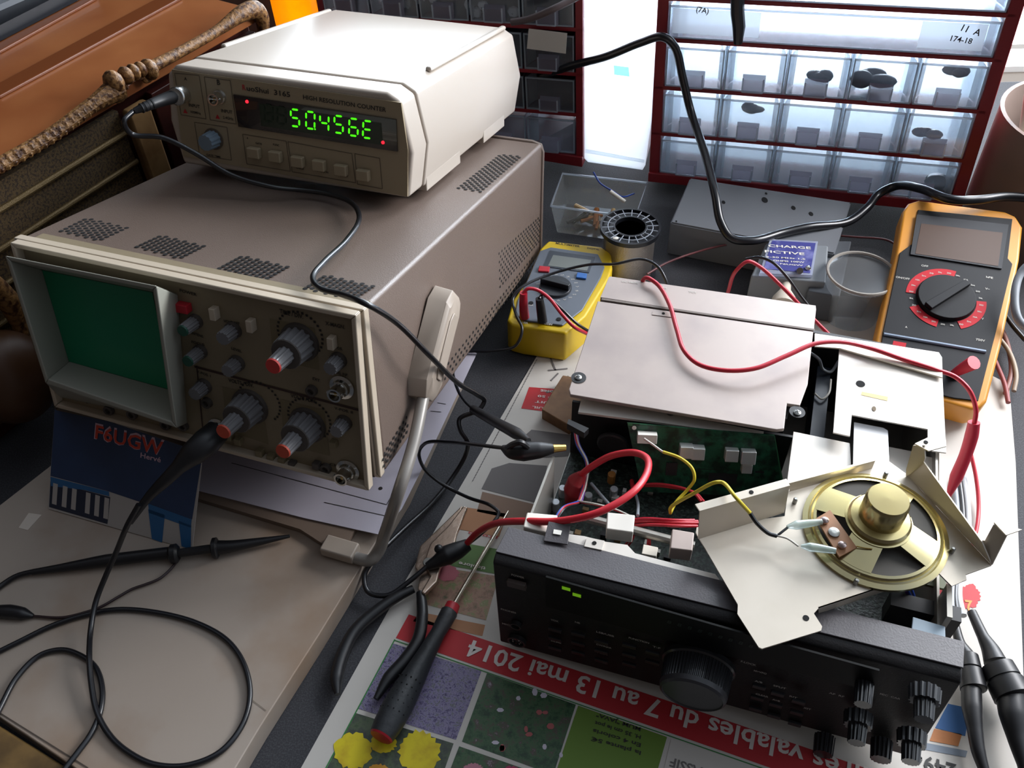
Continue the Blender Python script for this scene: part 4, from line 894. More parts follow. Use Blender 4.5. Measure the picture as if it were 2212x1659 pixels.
b = MB(); b.tube([RA.loc(at(u, v, z)) for u, v, z in ((1750, 762, .10), (1768, 775, .1), (1778, 798, .085), (1795, 803, .08), (1812, 780, .085))], .0012, GREYCAB); b.tube([RA.loc(at(u, v, z)) for u, v, z in ((1760, 850, .08), (1775, 862, .08), (1790, 850, .08), (1795, 820, .08))], .0008, WHW); b.build('inner_cable', rad_)
# front rail parts of the opening
b = MB(); P = sh([(1138, 1106), (1205, 1112), (1200, 1135), (1178, 1150), (1130, 1138)], .088); b.prism(P, (0, 0, -.014), mat('white_connector_block', 'e8e0d4', .5)); b.build('white_connector', rad_, bevel=.001)
b = MB(); P = sh([(1224, 1153), (1262, 1158), (1308, 1170), (1355, 1177), (1372, 1195), (1545, 1240), (1556, 1254), (1228, 1170)], .092); b.prism(P, (0, 0, -.001), WS); P = sh([(1268, 1160), (1306, 1168), (1300, 1188), (1262, 1180)], .094); b.prism(P, (0, 0, -.002), WS); b.lathe(RA.on(2, .0942, 1284, 1173), (0, 0, 1), [(.0014, 0), (.0014, .0002)], DARK, 12)
b.build('front_rail', rad_, bevel=.0003)
b = MB(); b.prism(sh([(1185, 1126), (1232, 1135), (1226, 1176), (1174, 1168)], .0965), (0, 0, -.001), FT); b.prism(sh([(1196, 1144), (1214, 1147), (1211, 1157), (1194, 1154)], .0968), (0, 0, .0006), WHITE); b.build('grey_clip', rad_, bevel=.0003)
b = MB(); c0, c1 = RA.loc(at(1262, 1118, .085)), RA.loc(at(1500, 1180, .085)); b.tube([c0, c1], .003, ZN, sm=False); b.build('silver_shaft', rad_)
b = MB()
b.prism(sh([(1312, 1106), (1372, 1112), (1368, 1150), (1310, 1142)], .088), (0, 0, -.012), WHITE); b.build('white_bracket', rad_, bevel=.0008)
b = MB(); b.prism(sh([(1452, 1142), (1500, 1150), (1496, 1190), (1448, 1184)], .088), (0, 0, -.012), mat('pale_bracket', 'b8a8a0', .4)); b.build('pale_bracket', rad_, bevel=.0008)
for u, v in ((1320, 1040), (1325, 1072), (1200, 1100), (1270, 1085), (1215, 1070)):
    b = MB(); c = RA.on(2, .0236, u, v); b.lathe(c, (0, 0, 1), [(.003, 0), (.003, .009), (.0026, .0095)], mat('capacitor_top', 'cfd2d6', .3, .6) if v > 1050 else mat('amber_capacitor', 'a8763a', .4), 16); b.build('capacitor', rad_)
for i in range(40):
    b = MB(); c = np.array([random.uniform(.02, .16), random.uniform(y0+.012, .14), .0236]); w, d, h = random.uniform(.002, .006), random.uniform(.002, .005), random.uniform(.002, .007)
    b.box(c-[w/2, d/2, 0], c+[w/2, d/2, h], [CHK, mat('tan_component', '8a6f4a', .5), ZN, mat('white_component', 'c8c8c4', .5)][i % 4] if i > 3 else CHK); b.build('component', rad_)
b = MB(); b.prism(sh([(1390, 1175), (1422, 1182), (1418, 1202), (1386, 1196)], .07), (0, 0, -.012), mat('cream_connector', 'd8cfc0', .5)); b.build('cream_connector', rad_, bevel=.0005)
# wire bundles
def bundle(pts, mats, r=.0007, spread=.0012, name='wire', frame_par=None, jitter=.0006):
    for i, m in enumerate(mats):
        b = MB(); o = np.array([math.cos(i*2.4), math.sin(i*2.4), .3*math.sin(i*1.3)])*spread*(.4+.6*(i % 3)/2)
        b.tube([RA.loc(at(u, v, z)+o+np.array([random.uniform(-1, 1), random.uniform(-1, 1), 0])*jitter) for u, v, z in pts], r, m); b.build(name, rad_)
bundle([(1243, 925, .08), (1250, 960, .08), (1268, 1000, .075), (1262, 1050, .07), (1252, 1085, .07)], [BLUEW, REDP, WHW, BLUEW, BLUEW, PURW])
bundle([(1252, 1085, .07), (1215, 1100, .085), (1205, 1125, .085), (1222, 1140, .08)], [REDP, BLUEW, BLK2, REDP])
bundle([(1252, 1085, .07), (1290, 1092, .08), (1330, 1102, .08), (1370, 1120, .08)], [REDP, WHW])
bundle([(1505, 1130, .085), (1460, 1128, .088), (1400, 1125, .085), (1370, 1128, .08)], [REDP, RED, REDP, RED, REDP], .0011, .003)
bundle([(1380, 1050, .06), (1430, 1050, .07), (1500, 1065, .08), (1520, 1085, .08)], [REDP, REDP], .001, .002)
bundle([(1275, 1045, .06), (1300, 1075, .065), (1325, 1100, .075)], [GREYCAB], .0012); bundle([(1368, 1055, .05), (1375, 1085, .06), (1378, 1115, .08)], [GREYCAB], .0011); bundle([(1362, 1040, .055), (1368, 1060, .06)], [REDP], .0016)
bundle([(1372, 1142, .085), (1398, 1152, .085), (1402, 1175, .08), (1396, 1195, .07)], [REDP, REDP], .0007, .0012); bundle([(1375, 1142, .085), (1365, 1165, .08), (1352, 1182, .07)], [REDP, REDP], .0007, .0012)
b = MB(); b.prism(sh([(1228, 905), (1272, 925), (1262, 935), (1225, 915)], .085), (0, 0, -.006), CHK); b.build('flat_connector', rad_)
# right front corner
bundle([(1938, 1235, .10), (1955, 1262, .10), (1970, 1295, .09), (1975, 1330, .085)], [YEL, ORW, BLUEW, REDP, PURW, BLUEW], .0008, .0022)
b = MB(); b.prism(RA.pl(2, .090, [(1972, 1332), (2042, 1353), (2043, 1384), (1968, 1366)]), (0, 0, -.001), mat('blue_grey_plate', '9fb0bd', .4)); b.build('grey_plate', rad_, bevel=.0008)
b = MB(); p = RA.on(2, .094, 2045, 1340); b.box(p-[.001, 0, .02], p+[.002, .022, .004], ZN); b.build('end_bracket', rad_)
b = MB(); p = RA.on(2, .08, 2000, 1325); b.box(p-[.02, 0, .02], p+[.02, .01, .0], CHK); b.build('black_block', rad_)
b = MB(); p = RA.on(2, .088, 2000, 1245); b.box(p-[.018, 0, .01], p+[.014, .012, -.008], mat('olive_board', '4d5230', .5)); b.build('small_board', rad_)

# upright circuit board
PB = mat('circuit_board_green', '1c5038', .4, noise=(160, '0c2418', .4, .6), bump=.4, bscale=400); PE = mat('board_edge_green', '3d7a50', .5)
q = [at(1386, 1062, .055), at(1692, 1075, .055), at(1673, 941, .105), at(1355, 914, .105)]
xv = nrm(q[1]-q[0]); nv = nrm(np.cross(xv, q[3]-q[0])); BF = Fr(q[0], M=np.stack([xv, np.cross(nv, xv), nv], 1))
cb = thing('circuit_board', 'green circuit board with silver cans standing upright inside the transceiver', 'circuit board', BF)
b = MB(); b.prism([BF.loc(p) for p in q], (0, 0, -.0015), PB); b.prism(BF.pl(2, 0, [(1356, 913), (1673, 940), (1674, 946), (1356, 919)]), (0, 0, .0002), PE); b.prism(BF.pl(2, 0, [(1668, 942), (1674, 942), (1692, 1040), (1687, 1040)]), (0, 0, .0002), PE)
for u, v in ((1370, 924), (1654, 952), (1526, 983)): b.lathe(BF.on(2, .0002, u, v), (0, 0, 1), [(.0016, 0), (.0016, .0002)], WHITE, 12)
b.build('board', cb)
for u, v, s in ((1480, 958, 1), (1505, 961, 1), (1577, 965, 1.), (1612, 968, 1.1), (1610, 995, .8)):
    c = BF.on(2, 0, u, v+8); b = MB(); w = .0046*s; b.box(c-[w, w, 0], c+[w, w, .0095*s], mat('silver_can', 'dcdcda', .3, .6)); b.build('silver_can', cb, bevel=.0006)
c = BF.on(2, 0, 1397, 940); b = MB(); b.box(c-[.0068, .0035, 0], c+[.0068, .0035, .007], WHITE); b.build('white_connector', cb, bevel=.0004)
for u, v, w, h in ((1530, 1000, .016, .008), (1450, 1010, .008, .01), (1560, 1030, .02, .008), (1640, 1010, .006, .006)):
    c = BF.on(2, 0, u, v); b = MB(); b.box(c-[w/2, h/2, 0], c+[w/2, h/2, .0025], CHK); b.build('chip', cb)
b = MB(); b.tube([at(u, v, z) for u, v, z in ((1392, 948, .11), (1412, 962, .112), (1432, 976, .112), (1448, 982, .112))], .0008, WHW); wy = b.build('yellow_wire', label='yellow wire looping down from the white connector of the green board', cat='wire')
b = MB(); b.tube([at(u, v, z) for u, v, z in ((1432, 976, .1125), (1470, 990, .112), (1495, 1012, .11), (1500, 1035, .105), (1485, 1058, .095), (1460, 1085, .09), (1448, 1108, .088))], .0011, YEL); b.build('insulation', wy)

# ================================================================ loudspeaker on its bracket
ZP = .1205
SF = Fr(at(1880, 1150, ZP)); spk = thing('loudspeaker_bracket', 'sheet metal bracket carrying a round gold loudspeaker on top of the transceiver', 'loudspeaker', SF)
SM = mat('galvanised_sheet', 'd0c6b8', .3, .4, noise=(18, 'c2b8a8', .4, .8)); SML = mat('galvanised_edge', 'cfc8b8', .35, .3)
S_ = lambda l, z=ZP: [SF.loc(at(u, v, z)) for u, v in l]
b = MB(); b.prism(S_([(1505, 1139), (1503, 1150), (1594, 1306), (1593, 1326), (1639, 1398), (1646, 1401), (1774, 1362), (1776, 1353), (1758, 1325), (1768, 1314), (2021, 1231), (2056, 1266), (2088, 1252), (2086, 1241), (2142, 1221), (1957, 1023), (1905, 985), (1705, 1043), (1695, 1115)]), (0, 0, -.001), SM)
b.lathe(SF.loc(at(1741, 1335, ZP+.0001)), (0, 0, 1), [(.0018, 0), (.0018, .0002)], DARK, 16)
b.build('plate', spk)
b = MB(); Q = [SF.loc(at(*p)) for p in ((1505, 1139, ZP), (1692, 1112, ZP), (1706, 1047, ZP+.022), (1511, 1103, ZP+.022))]
Q = [SF.loc(at(*p)) for p in ((1508, 1165, ZP), (1694, 1108, ZP), (1706, 1051, ZP+.020), (1511, 1105, ZP+.020))]
b.prism(Q, (0, .001, 0), SM)
b.prism([SF.loc(at(*p)) for p in ((1511, 1106, ZP+.020), (1706, 1051, ZP+.020), (1698, 1036, ZP+.020), (1501, 1091, ZP+.020))], (0, 0, .001), SM)
b.lathe(SF.loc(at(1623, 1063, ZP+.0212)), (0, 0, 1), [(.0014, 0), (.0014, .0002)], DARK, 12); b.build('left_flange', spk, bevel=.0003)
b = MB(); b.prism([SF.loc(at(*p)) for p in ((1706, 1062, ZP), (1884, 1012, ZP), (1891, 995, ZP+.006), (1705, 1044, ZP+.006))], (0, .0008, 0), SM); b.build('rear_flange', spk)
b = MB(); b.prism([SF.loc(at(*p)) for p in ((1768, 1314, ZP), (2021, 1231, ZP), (2021, 1240, ZP-.008), (1768, 1326, ZP-.008))], (0, .0008, 0), SM); b.build('front_flange', spk)
def P3s(l): return [SF.loc(at(*p)) for p in l]
b = MB(); off = np.array([.0009, .0004, 0])
b.prism(P3s(((2142, 1221, ZP), (1957, 1023, ZP), (1985, 985, ZP+.014), (2120, 1170, ZP+.014))), off, SM)
b.prism(P3s(((1957, 1030, ZP), (1957, 1015, ZP+.004), (1972, 962, ZP+.018), (1996, 962, ZP+.024), (1998, 990, ZP+.018), (1990, 1010, ZP+.008))), off, SM)
b.prism(P3s(((1975, 960, ZP+.022), (2013, 942, ZP+.022), (2042, 950, ZP+.022), (2043, 966, ZP+.022), (2005, 976, ZP+.022))), (0, 0, .0009), SM)
b.lathe(SF.loc(at(2000, 955, ZP+.0231)), (0, 0, 1), [(.0014, 0), (.0014, .0002)], DARK, 12)
b.prism(P3s(((2142, 1221, ZP), (2105, 1178, ZP+.004), (2112, 1166, ZP+.012), (2127, 1168, ZP+.012), (2146, 1133, ZP+.022), (2175, 1155, ZP+.022))), off, SM)
b.prism(P3s(((2146, 1130, ZP+.022), (2207, 1146, ZP+.022), (2172, 1158, ZP+.022))), (0, 0, .0009), SM)
b.build('right_flange', spk, bevel=.0003)
for u, v in ((1716, 1086), (1911, 1030), (2055, 1193), (1847, 1261)):
    c = SF.loc(at(u, v, ZP)); b = MB(); b.lathe(c, (0, 0, 1), [(.0014, 0), (.0014, .004), (.0008, .0045)], STEEL, 10); b.build('stud', spk)
# speaker basket
cc_ = at(1888, 1146, ZP); e1 = at(1735, 1146, ZP); R_ = .5*np.linalg.norm(at(2040, 1146, ZP)-at(1734, 1146, ZP))
c = SF.loc(cc_); GB = mat('gold_passivated_steel', 'c8b882', .22, .9, noise=(12, 'a8a080', .4, .7)); CONE = mat('paper_cone', '47443f', .8)
b = MB(); b.lathe(c, (0, 0, 1), [(R_, 0), (R_*1.0, .002), (R_*.93, .003), (R_*.90, .0015), (R_*.86, .0045), (R_*.82, .005), (R_*.82, .0042), (R_*.99, 0)], GB, 64); b.build('basket_rim', spk)
b = MB(); b.lathe(c, (0, 0, 1), [(R_*.83, .003), (R_*.4, .0042), (.001, .0042)], CONE, 48); b.build('cone', spk)
b = MB()
def arc(r, a, z): return c+np.array([r*math.cos(a), r*math.sin(a), z])
for k in range(4):
    a0 = k*math.pi/2+.25+math.radians(20); a1 = a0+math.radians(34); n = 6
    P = [arc(R_*.83, a0+(a1-a0)*i/n, .0052) for i in range(n+1)]+[arc(R_*.42, a1-.0-(a1-a0)*i/n+(.5-i/n)*.5*1, .0105) for i in range(n+1)]
    V = P+[p-[0, 0, .0009] for p in P]; m_ = n+1
    Fc = [(i, i+1, 2*m_-2-i, 2*m_-1-i) for i in range(n)]; b.add(V, Fc+[tuple(x+2*m_ for x in f[::-1]) for f in Fc]+[(i, 2*m_+i, 2*m_+(i+1) % (2*m_), (i+1) % (2*m_)) for i in range(2*m_)], GB)
b.lathe(c, (0, 0, 1), [(R_*.46, .0098), (R_*.46, .0108), (R_*.38, .0115)], GB, 40); b.build('basket_arms', spk)
b = MB(); r0 = .0175*R_/.04
b.lathe(c, (0, 0, 1), [(R_*.42, .010), (R_*.43, .0115), (R_*.43, .013), (R_*.40, .0145), (R_*.30, .015), (R_*.295, .030), (R_*.27, .032), (.001, .0322)], GB, 44); b.build('magnet_pot', spk)
BRN = mat('tan_terminal_board', '9a6a44', .6)
b = MB(); b.prism(P3s([(1762, 1122, ZP+.008), (1792, 1104, ZP+.008), (1850, 1185, ZP+.008), (1812, 1205, ZP+.008)]), (0, 0, .0012), BRN)
tb = b.build('terminal_board', spk)
for u, v in ((1781, 1124), (1819, 1177)): b = MB(); b.ball(SF.loc(at(u, v, ZP+.0105)), (.0028, .0026, .002), mat('solder_joint', 'c8b4b0', .25, .8), 10); b.build('solder_joint', tb)
b = MB(); b.lathe(SF.loc(at(1801, 1151, ZP+.0092)), (0, 0, 1), [(.0034, 0), (.0034, .001), (.0018, .0016), (.001, .0016)], STEEL, 18); b.build('rivet', tb)
SLV = clear_mat('clear_sleeve', 'c9d8cf', .55, .15, .3, .3)
for l in (((1700, 1138), (1730, 1133), (1775, 1127)), ((1730, 1180), (1760, 1183), (1805, 1190))):
    b = MB(); b.tube([SF.loc(at(u, v, ZP+.0105)) for u, v in l], [.001, .0028, .0025, .0018], SLV, n=12); b.build('sleeve', tb)
b = MB(); b.tube([SF.loc(at(u, v, ZP+.01)) for u, v in ((1850, 1180), (1868, 1184), (1884, 1186))], .0004, GOLD, n=6); b.build('coil_lead', spk)
b = MB(); b.tube([at(u, v, z) for u, v, z in ((1448, 1108, .088), (1450, 1095, .1), (1500, 1065, .125), (1545, 1042, .142), (1560, 1042, .143), (1590, 1075, .150), (1620, 1108, .138))], .0012, YEL)
sw = b.build('loudspeaker_wire', label='yellow wire with black sleeve running up to the loudspeaker terminals', cat='wire')
b = MB(); b.tube([at(u, v, z) for u, v, z in ((1620, 1108, .138), (1635, 1130, .134), (1660, 1152, .130), (1678, 1158, .129))], .0013, BLK2); b.build('black_sleeve', sw)
b = MB(); b.tube([at(u, v, z) for u, v, z in ((1676, 1157, .129), (1700, 1163, .13), (1725, 1180, .1305))], .0006, WHW); b.tube([at(u, v, z) for u, v, z in ((1678, 1158, .129), (1688, 1150, .13), (1702, 1139, .1305))], .0008, BLK2); b.build('bare_ends', sw)

# ================================================================ yellow multimeter
ym = thing('yellow_multimeter', 'yellow and grey multimeter lying between oscilloscope and transceiver', 'multimeter', Fr(at(1200, 640, 0)))
YF = Fr(at(1200, 640, 0)); YY = mat('yellow_holster', 'd6b416', .45); YG = mat('multimeter_grey', '5f6670', .45); Zt = .036
Y = lambda l, z=Zt: [YF.loc(at(u, v, z)) for u, v in l]
b = MB(); b.prism(Y([(1096, 690), (1108, 647), (1137, 606), (1167, 536), (1185, 519), (1299, 532), (1320, 546), (1323, 577), (1316, 601), (1266, 683), (1222, 720), (1130, 707), (1103, 700)]), (0, 0, -.035), YY); b.build('holster', ym, bevel=.0025, seg=3)
b = MB(); b.prism(Y([(1112, 684), (1118, 650), (1140, 606), (1166, 545), (1190, 537), (1292, 552), (1306, 580), (1298, 602), (1258, 672), (1215, 706), (1135, 696)], Zt+.0002), (0, 0, .002), YG)
b.build('body', ym, bevel=.0012)
Z2 = Zt+.0023
b = MB(); b.prism(Y([(1188, 542), (1285, 556), (1272, 590), (1174, 576)], Z2), (0, 0, .0006), mat('multimeter_bezel', '3a4048', .4)); b.prism(Y([(1195, 551), (1277, 562), (1268, 585), (1184, 574)], Z2+.0006), (0, 0, .0002), mat('lcd_grey', '6f7470', .3)); b.build('display', ym)
b = MB(); b.prism(Y([(1165, 577), (1188, 579), (1186, 590), (1162, 588)], Z2), (0, 0, .002), REDP); b.build('red_button', ym, bevel=.0006, label='red button')
b = MB(); b.prism(Y([(1247, 591), (1268, 594), (1266, 605), (1244, 602)], Z2), (0, 0, .002), mat('blue_button', '2a62a8', .4)); b.build('blue_button', ym, bevel=.0006, label='blue button')
dc = YF.loc(at(1200, 622, Z2)); dr_ = .5*np.linalg.norm(at(1165, 622, Z2)-at(1236, 622, Z2)); b = MB()
b.lathe(dc, (0, 0, 1), [(dr_, 0), (dr_*.96, .003), (dr_*.9, .003), (.001, .0028)], mat('dial_dark', '24272c', .35), 32)
d_ = nrm(YF.loc(at(1232, 632, Z2))-YF.loc(at(1168, 612, Z2))); n_ = np.cross((0, 0, 1), d_)
b.prism([dc+d_*dr_*.92+n_*.002+[0, 0, .003], dc+d_*dr_*.92-n_*.002+[0, 0, .003], dc-d_*dr_*.92-n_*.004+[0, 0, .003], dc-d_*dr_*.92+n_*.004+[0, 0, .003]], (0, 0, .006), mat('dial_bar', '15171a', .3)); b.build('selector_dial', ym, bevel=.0006)
b = MB(); 
for i in range(20):
    a = i*.314; p = dc+np.array([math.cos(a), math.sin(a), 0])*dr_*1.22; p[2] = Z2+.0002; b.text(('V', '200', '20', '2', 'mA', '2K', 'hFE', 'A')[i % 8], p, p+np.array([.0035, 0, 0]), (0, 1, 0), PALEINK, .0016)
for t_, p0, p1 in (('10A', (1128, 698), (1140, 700)), ('mA', (1142, 660), (1152, 661)), ('COM', (1175, 700), (1192, 703)), ('MULTIMETER', (1200, 527), (1252, 534)), ('DIGITAL', (1268, 537), (1295, 541))):
    z = Z2+.0003 if p0[1] > 600 else Zt+.0002; m_ = PALEINK if p0[1] > 600 else INK; A, B = YF.loc(at(*p0, z)), YF.loc(at(*p1, z)); b.text(t_, A, B, np.cross((0, 0, 1), B-A), m_)
b.build('lettering', ym, smooth=0)
b = MB(); b.lathe(YF.loc(at(1207, 690, Z2)), (0, 0, 1), [(.0022, 0), (.0022, .0006)], DARK, 14); b.lathe(YF.loc(at(1147, 655, Z2)), (0, 0, 1), [(.0022, 0), (.0022, .0006)], DARK, 14); b.build('jack', ym)
b = MB(); b.tube([at(1133, 685, .039), at(1131, 660, .052), at(1131, 632, .066)], [.0045, .004, .0035], RED, n=14); b.tube([at(u, v, z) for u, v, z in ((1131, 632, .066), (1140, 624, .069), (1160, 626, .068), (1185, 643, .062), (1215, 680, .055), (1240, 706, .045), (1270, 722, .03), (1300, 740, .015))], .0016, RED)
b.build('red_test_lead', label='red test lead plugged into the yellow multimeter and passing under the transceiver', cat='test lead')
b = MB(); b.tube([at(1172, 695, .039), at(1168, 665, .052), at(1165, 645, .062)], [.0045, .0042, .0035], BLACK, n=14); b.tube([at(u, v, z) for u, v, z in ((1165, 645, .062), (1175, 634, .062), (1190, 646, .058), (1218, 672, .052), (1245, 698, .042), (1272, 716, .03), (1300, 735, .012))], .0014, BLK2)
b.build('black_test_lead', label='black test lead plugged into the yellow multimeter beside its red lead', cat='test lead')

# ================================================================ orange multimeter, propped up
q0, q1, q2, q3 = at(1868, 828, .030), at(2122, 884, .030), at(2212, 462, .078), at(1952, 432, .078)
xv = nrm(q1-q0); nv = nrm(np.cross(xv, (q3+q2)/2-(q0+q1)/2)); OF = Fr(q0, M=np.stack([xv, np.cross(nv, xv), nv], 1))
om = thing('orange_multimeter', 'black multimeter in orange holster with red dial ring propped up at right', 'multimeter', OF)
OY_ = mat('orange_holster', 'cf8a25', .42); OB = mat('black_meter_face', '141519', .6, spec=.25)
O = lambda l, z=0: OF.pl(2, z, l)
b = MB(); b.prism(O([(1872, 822), (1895, 720), (1935, 545), (1950, 455), (1962, 438), (1985, 431), (2172, 456), (2195, 466), (2210, 490), (2203, 560), (2165, 740), (2133, 865), (2120, 880), (2100, 884)]), (0, 0, -.026), OY_); b.build('holster', om, bevel=.003, seg=3)
b = MB(); b.prism(O([(1893, 822), (1906, 720), (1943, 548), (1970, 528), (1982, 455), (2186, 475), (2176, 560), (2186, 572), (2150, 720), (2112, 868), (2060, 862)], .0002), (0, 0, .0015), OB); b.build('body', om, bevel=.0006)
b = MB(); b.prism(O([(1980, 465), (2178, 487), (2163, 582), (1966, 551)], .0018), (0, 0, .0012), mat('display_frame_grey', '3c3d40', .6, spec=.2)); b.prism(O([(1990, 483), (2166, 503), (2156, 575), (1977, 548)], .003), (0, 0, .0002), mat('brown_lcd', '4b362a', .5, spec=.3)); b.build('display', om)
dc = OF.on(2, .0018, 2043, 645); ro = .5*np.linalg.norm(OF.on(2, .0018, 1955, 640)-OF.on(2, .0018, 2129, 652)); ri = ro*.74
b = MB(); b.lathe(dc, (0, 0, 1), [(ri, 0), (ri*.97, .004), (ri*.3, .0042), (.001, .0042)], mat('dial_black', '0e0f13', .6, spec=.25), 40)
d_ = nrm(OF.on(2, .002, 2098, 612)-dc); n_ = np.cross((0, 0, 1), d_); b.prism([dc+d_*ri*.92+n_*.003+[0, 0, .004], dc+d_*ri*.92-n_*.003+[0, 0, .004], dc-d_*ri*.92-n_*.004+[0, 0, .004], dc-d_*ri*.92+n_*.004+[0, 0, .004]], (0, 0, .004), OB); b.build('selector_dial', om, bevel=.0006)
def dang(u, v): p = OF.on(2, .0018, u, v)-dc; return math.atan2(p[1], p[0])
b = MB(); RR = mat('red_ring', 'b81f2a', .6, spec=.2)
for (ua_, ub_) in (((2067, 583), (1960, 632)), ((1958, 665), (2018, 720)), ((2073, 705), (2128, 652))):
    a0, a1 = dang(*ua_), dang(*ub_)
    if a1 < a0: a1 += 2*math.pi
    n = 14; z = .0003
    for i in range(n):
        t0, t1 = a0+(a1-a0)*i/n, a0+(a1-a0)*(i+1)/n; b.flat([dc+np.array([ri*1.02*math.cos(t0), ri*1.02*math.sin(t0), z]), dc+np.array([ro*math.cos(t0), ro*math.sin(t0), z]), dc+np.array([ro*math.cos(t1), ro*math.sin(t1), z]), dc+np.array([ri*1.02*math.cos(t1), ri*1.02*math.sin(t1), z])], RR)
b.build('red_ring', om)
b = MB()
for i in range(24):
    a = i*math.pi/12; p = dc+np.array([math.cos(a)*ro*.87-.0018, math.sin(a)*ro*.87-.0007, .0005]); b.text(('200', '2k', '20', '2m', '10A', '200m')[i % 6], p, p+np.array([.0036, 0, 0]), (0, 1, 0), PALEINK, .0016)
for t_, u, v in (('OFF', 1990, 575), ('V~', 2128, 625), ('V', 2120, 690), ('A', 1955, 708), ('ON/OFF', 1935, 600), ('750V', 2108, 735), ('hFE', 2130, 600)): A, B = OF.on(2, .002, u, v), OF.on(2, .002, u+len(t_)*5, v+len(t_)*.8); b.text(t_, A, B, (0, 1, 0), PALEINK, .0022)
A, B = OF.on(2, .002, 1932, 743), OF.on(2, .002, 1956, 747); b.flat(O([(1930, 736), (1958, 741), (1956, 750), (1928, 745)], .0019), RR)
b.build('lettering', om, smooth=0)
b = MB(); b.tube([OF.on(2, .002, 1909, 722), OF.on(2, .002, 2129, 760)], .0016, mat('pale_blue_bar', '8c99ab', .3, .3), sm=False); b.build('ridge', om)
b = MB(); b.lathe(OF.on(2, .0018, 2062, 808), (0, 0, 1), [(.006, 0), (.006, .002)], OB, 20); b.build('jack_ring', om)
b = MB(); b.box((.04, .03, -.03), (.05, .05, -.026), OB); b.build('prop_stand', om)

# ================================================================ cables and leads
def cable(name, pts, r, m, label, cat='cable', frame=None, **k):
    b = MB(); b.tube([p if isinstance(p, np.ndarray) else at(*p) for p in pts], r, m, n=12, **k); return b.build(name, label=label, cat=cat)
TP = lambda u, v, h=.003: SC.W(2, SH+h, u, v)
A_ = [CO.W(1, -.052, 288, 240), CO.W(1, -.062, 268, 262), CO.W(1, -.055, 285, 290), CO.W(1, -.045, 350, 297), CO.W(1, -.04, 420, 330), CO.W(1, -.034, 500, 378), CO.W(1, -.028, 580, 402), TP(645, 410, .004), TP(705, 418), TP(756, 436), TP(776, 470), TP(748, 520), TP(700, 566), TP(676, 598), TP(690, 622), TP(735, 635), TP(790, 656, .006), np.array(at(860, 700, .20)), np.array(at(925, 765, .16)), np.array(at(990, 828, .10)), at(1030, 852, .07), at(1046, 865, .06), at(1035, 885, .055), at(993, 905, .05), at(994, 928, .045), at(1010, 955, .035), at(1005, 985, .02), at(975, 1035, .008), at(930, 1090, .006), at(870, 1145, .012), at(815, 1200, .018), at(788, 1240, .012), at(795, 1278, .008), at(838, 1286, .008), at(885, 1255, .012), at(925, 1222, .016)]
cb_ = cable('counter_lead', A_, .0019, BLK2, 'black coax lead running from the frequency counter across the oscilloscope to red and black clips', k=10)
b = MB(); b.tube([CO.W(1, -.018, 388, 205), CO.W(1, -.03, 352, 216), CO.W(1, -.045, 315, 230), CO.W(1, -.052, 290, 240)], [.0055, .0045, .0035, .0022], BLACK, n=16)
for t in range(4): p = lerp(CO.W(1, -.04, 330, 224), CO.W(1, -.05, 300, 236), t/4); b.lathe(p, CO.W(1, -.05, 300, 236)-CO.W(1, -.04, 330, 224), [(.0037, 0), (.0037, .001)], BLACK, 14)
b.build('strain_relief', cb_)
b = MB(); d = CO.W(1, -.02, 383, 207)-CO.W(1, -.012, 395, 203); b.lathe(CO.W(1, -.013, 396, 203), d, [(.0062, 0), (.0068, .004), (.0068, .010), (.006, .011)], CHROME, 24); b.build('bnc_plug', cb_)
b = MB(); b.tube([at(922, 1224, .016), at(945, 1212, .018), at(965, 1200, .020), at(990, 1188, .021), at(1012, 1176, .022)], [.003, .005, .0075, .0065, .0045], BLACK, n=14); b.ball(at(948, 1186, .024), (.0035, .0035, .0035), BLACK, 12); b.build('cable_splitter', cb_)
b = MB(); b.tube([at(u, v, z) for u, v, z in ((1005, 1178, .022), (1030, 1152, .04), (1070, 1131, .07), (1130, 1126, .1), (1205, 1126, .112), (1290, 1108, .122), (1365, 1065, .125), (1398, 1020, .12), (1397, 990, .115), (1370, 978, .11), (1320, 985, .1), (1275, 1010, .085), (1256, 1025, .075))], .0024, mat('red_clip_lead', 'c42330', .35), n=14, k=10); b.build('red_tail', cb_, label='red tail')
b = MB(); b.tube([at(1256, 1024, .075), at(1248, 1040, .068), at(1240, 1062, .06), at(1228, 1085, .05)], [.003, .0075, .008, .003], mat('red_clip_boot', '8f1a22', .4), n=14); b.build('red_crocodile_clip', cb_, label='red crocodile clip')
b = MB(); b.tube([at(u, v, z) for u, v, z in ((1005, 1180, .02), (1040, 1152, .025), (1066, 1128, .03), (1077, 1108, .03), (1060, 1092, .03), (1010, 1074, .02), (950, 1042, .02), (915, 1010, .03), (905, 980, .04), (920, 957, .055), (970, 955, .07), (1040, 962, .09), (1090, 968, .1))], .0014, BLK2, n=10, k=10); b.build('black_tail', cb_)
b = MB(); b.tube([at(1085, 967, .1), at(1105, 975, .101), at(1130, 975, .102), at(1165, 972, .102), at(1195, 969, .102)], [.002, .0055, .007, .006, .0035], BLACK, n=14)
b.tube([at(1095, 968, .103), at(1112, 958, .112), at(1125, 956, .114), at(1140, 966, .108)], .0022, BLACK, n=8); b.build('black_crocodile_clip', cb_)
b = MB(); b.tube([at(1195, 969, .102), at(1222, 967, .101)], [.003, .0022], GOLD, sm=False); b.build('clip_jaw', cb_)
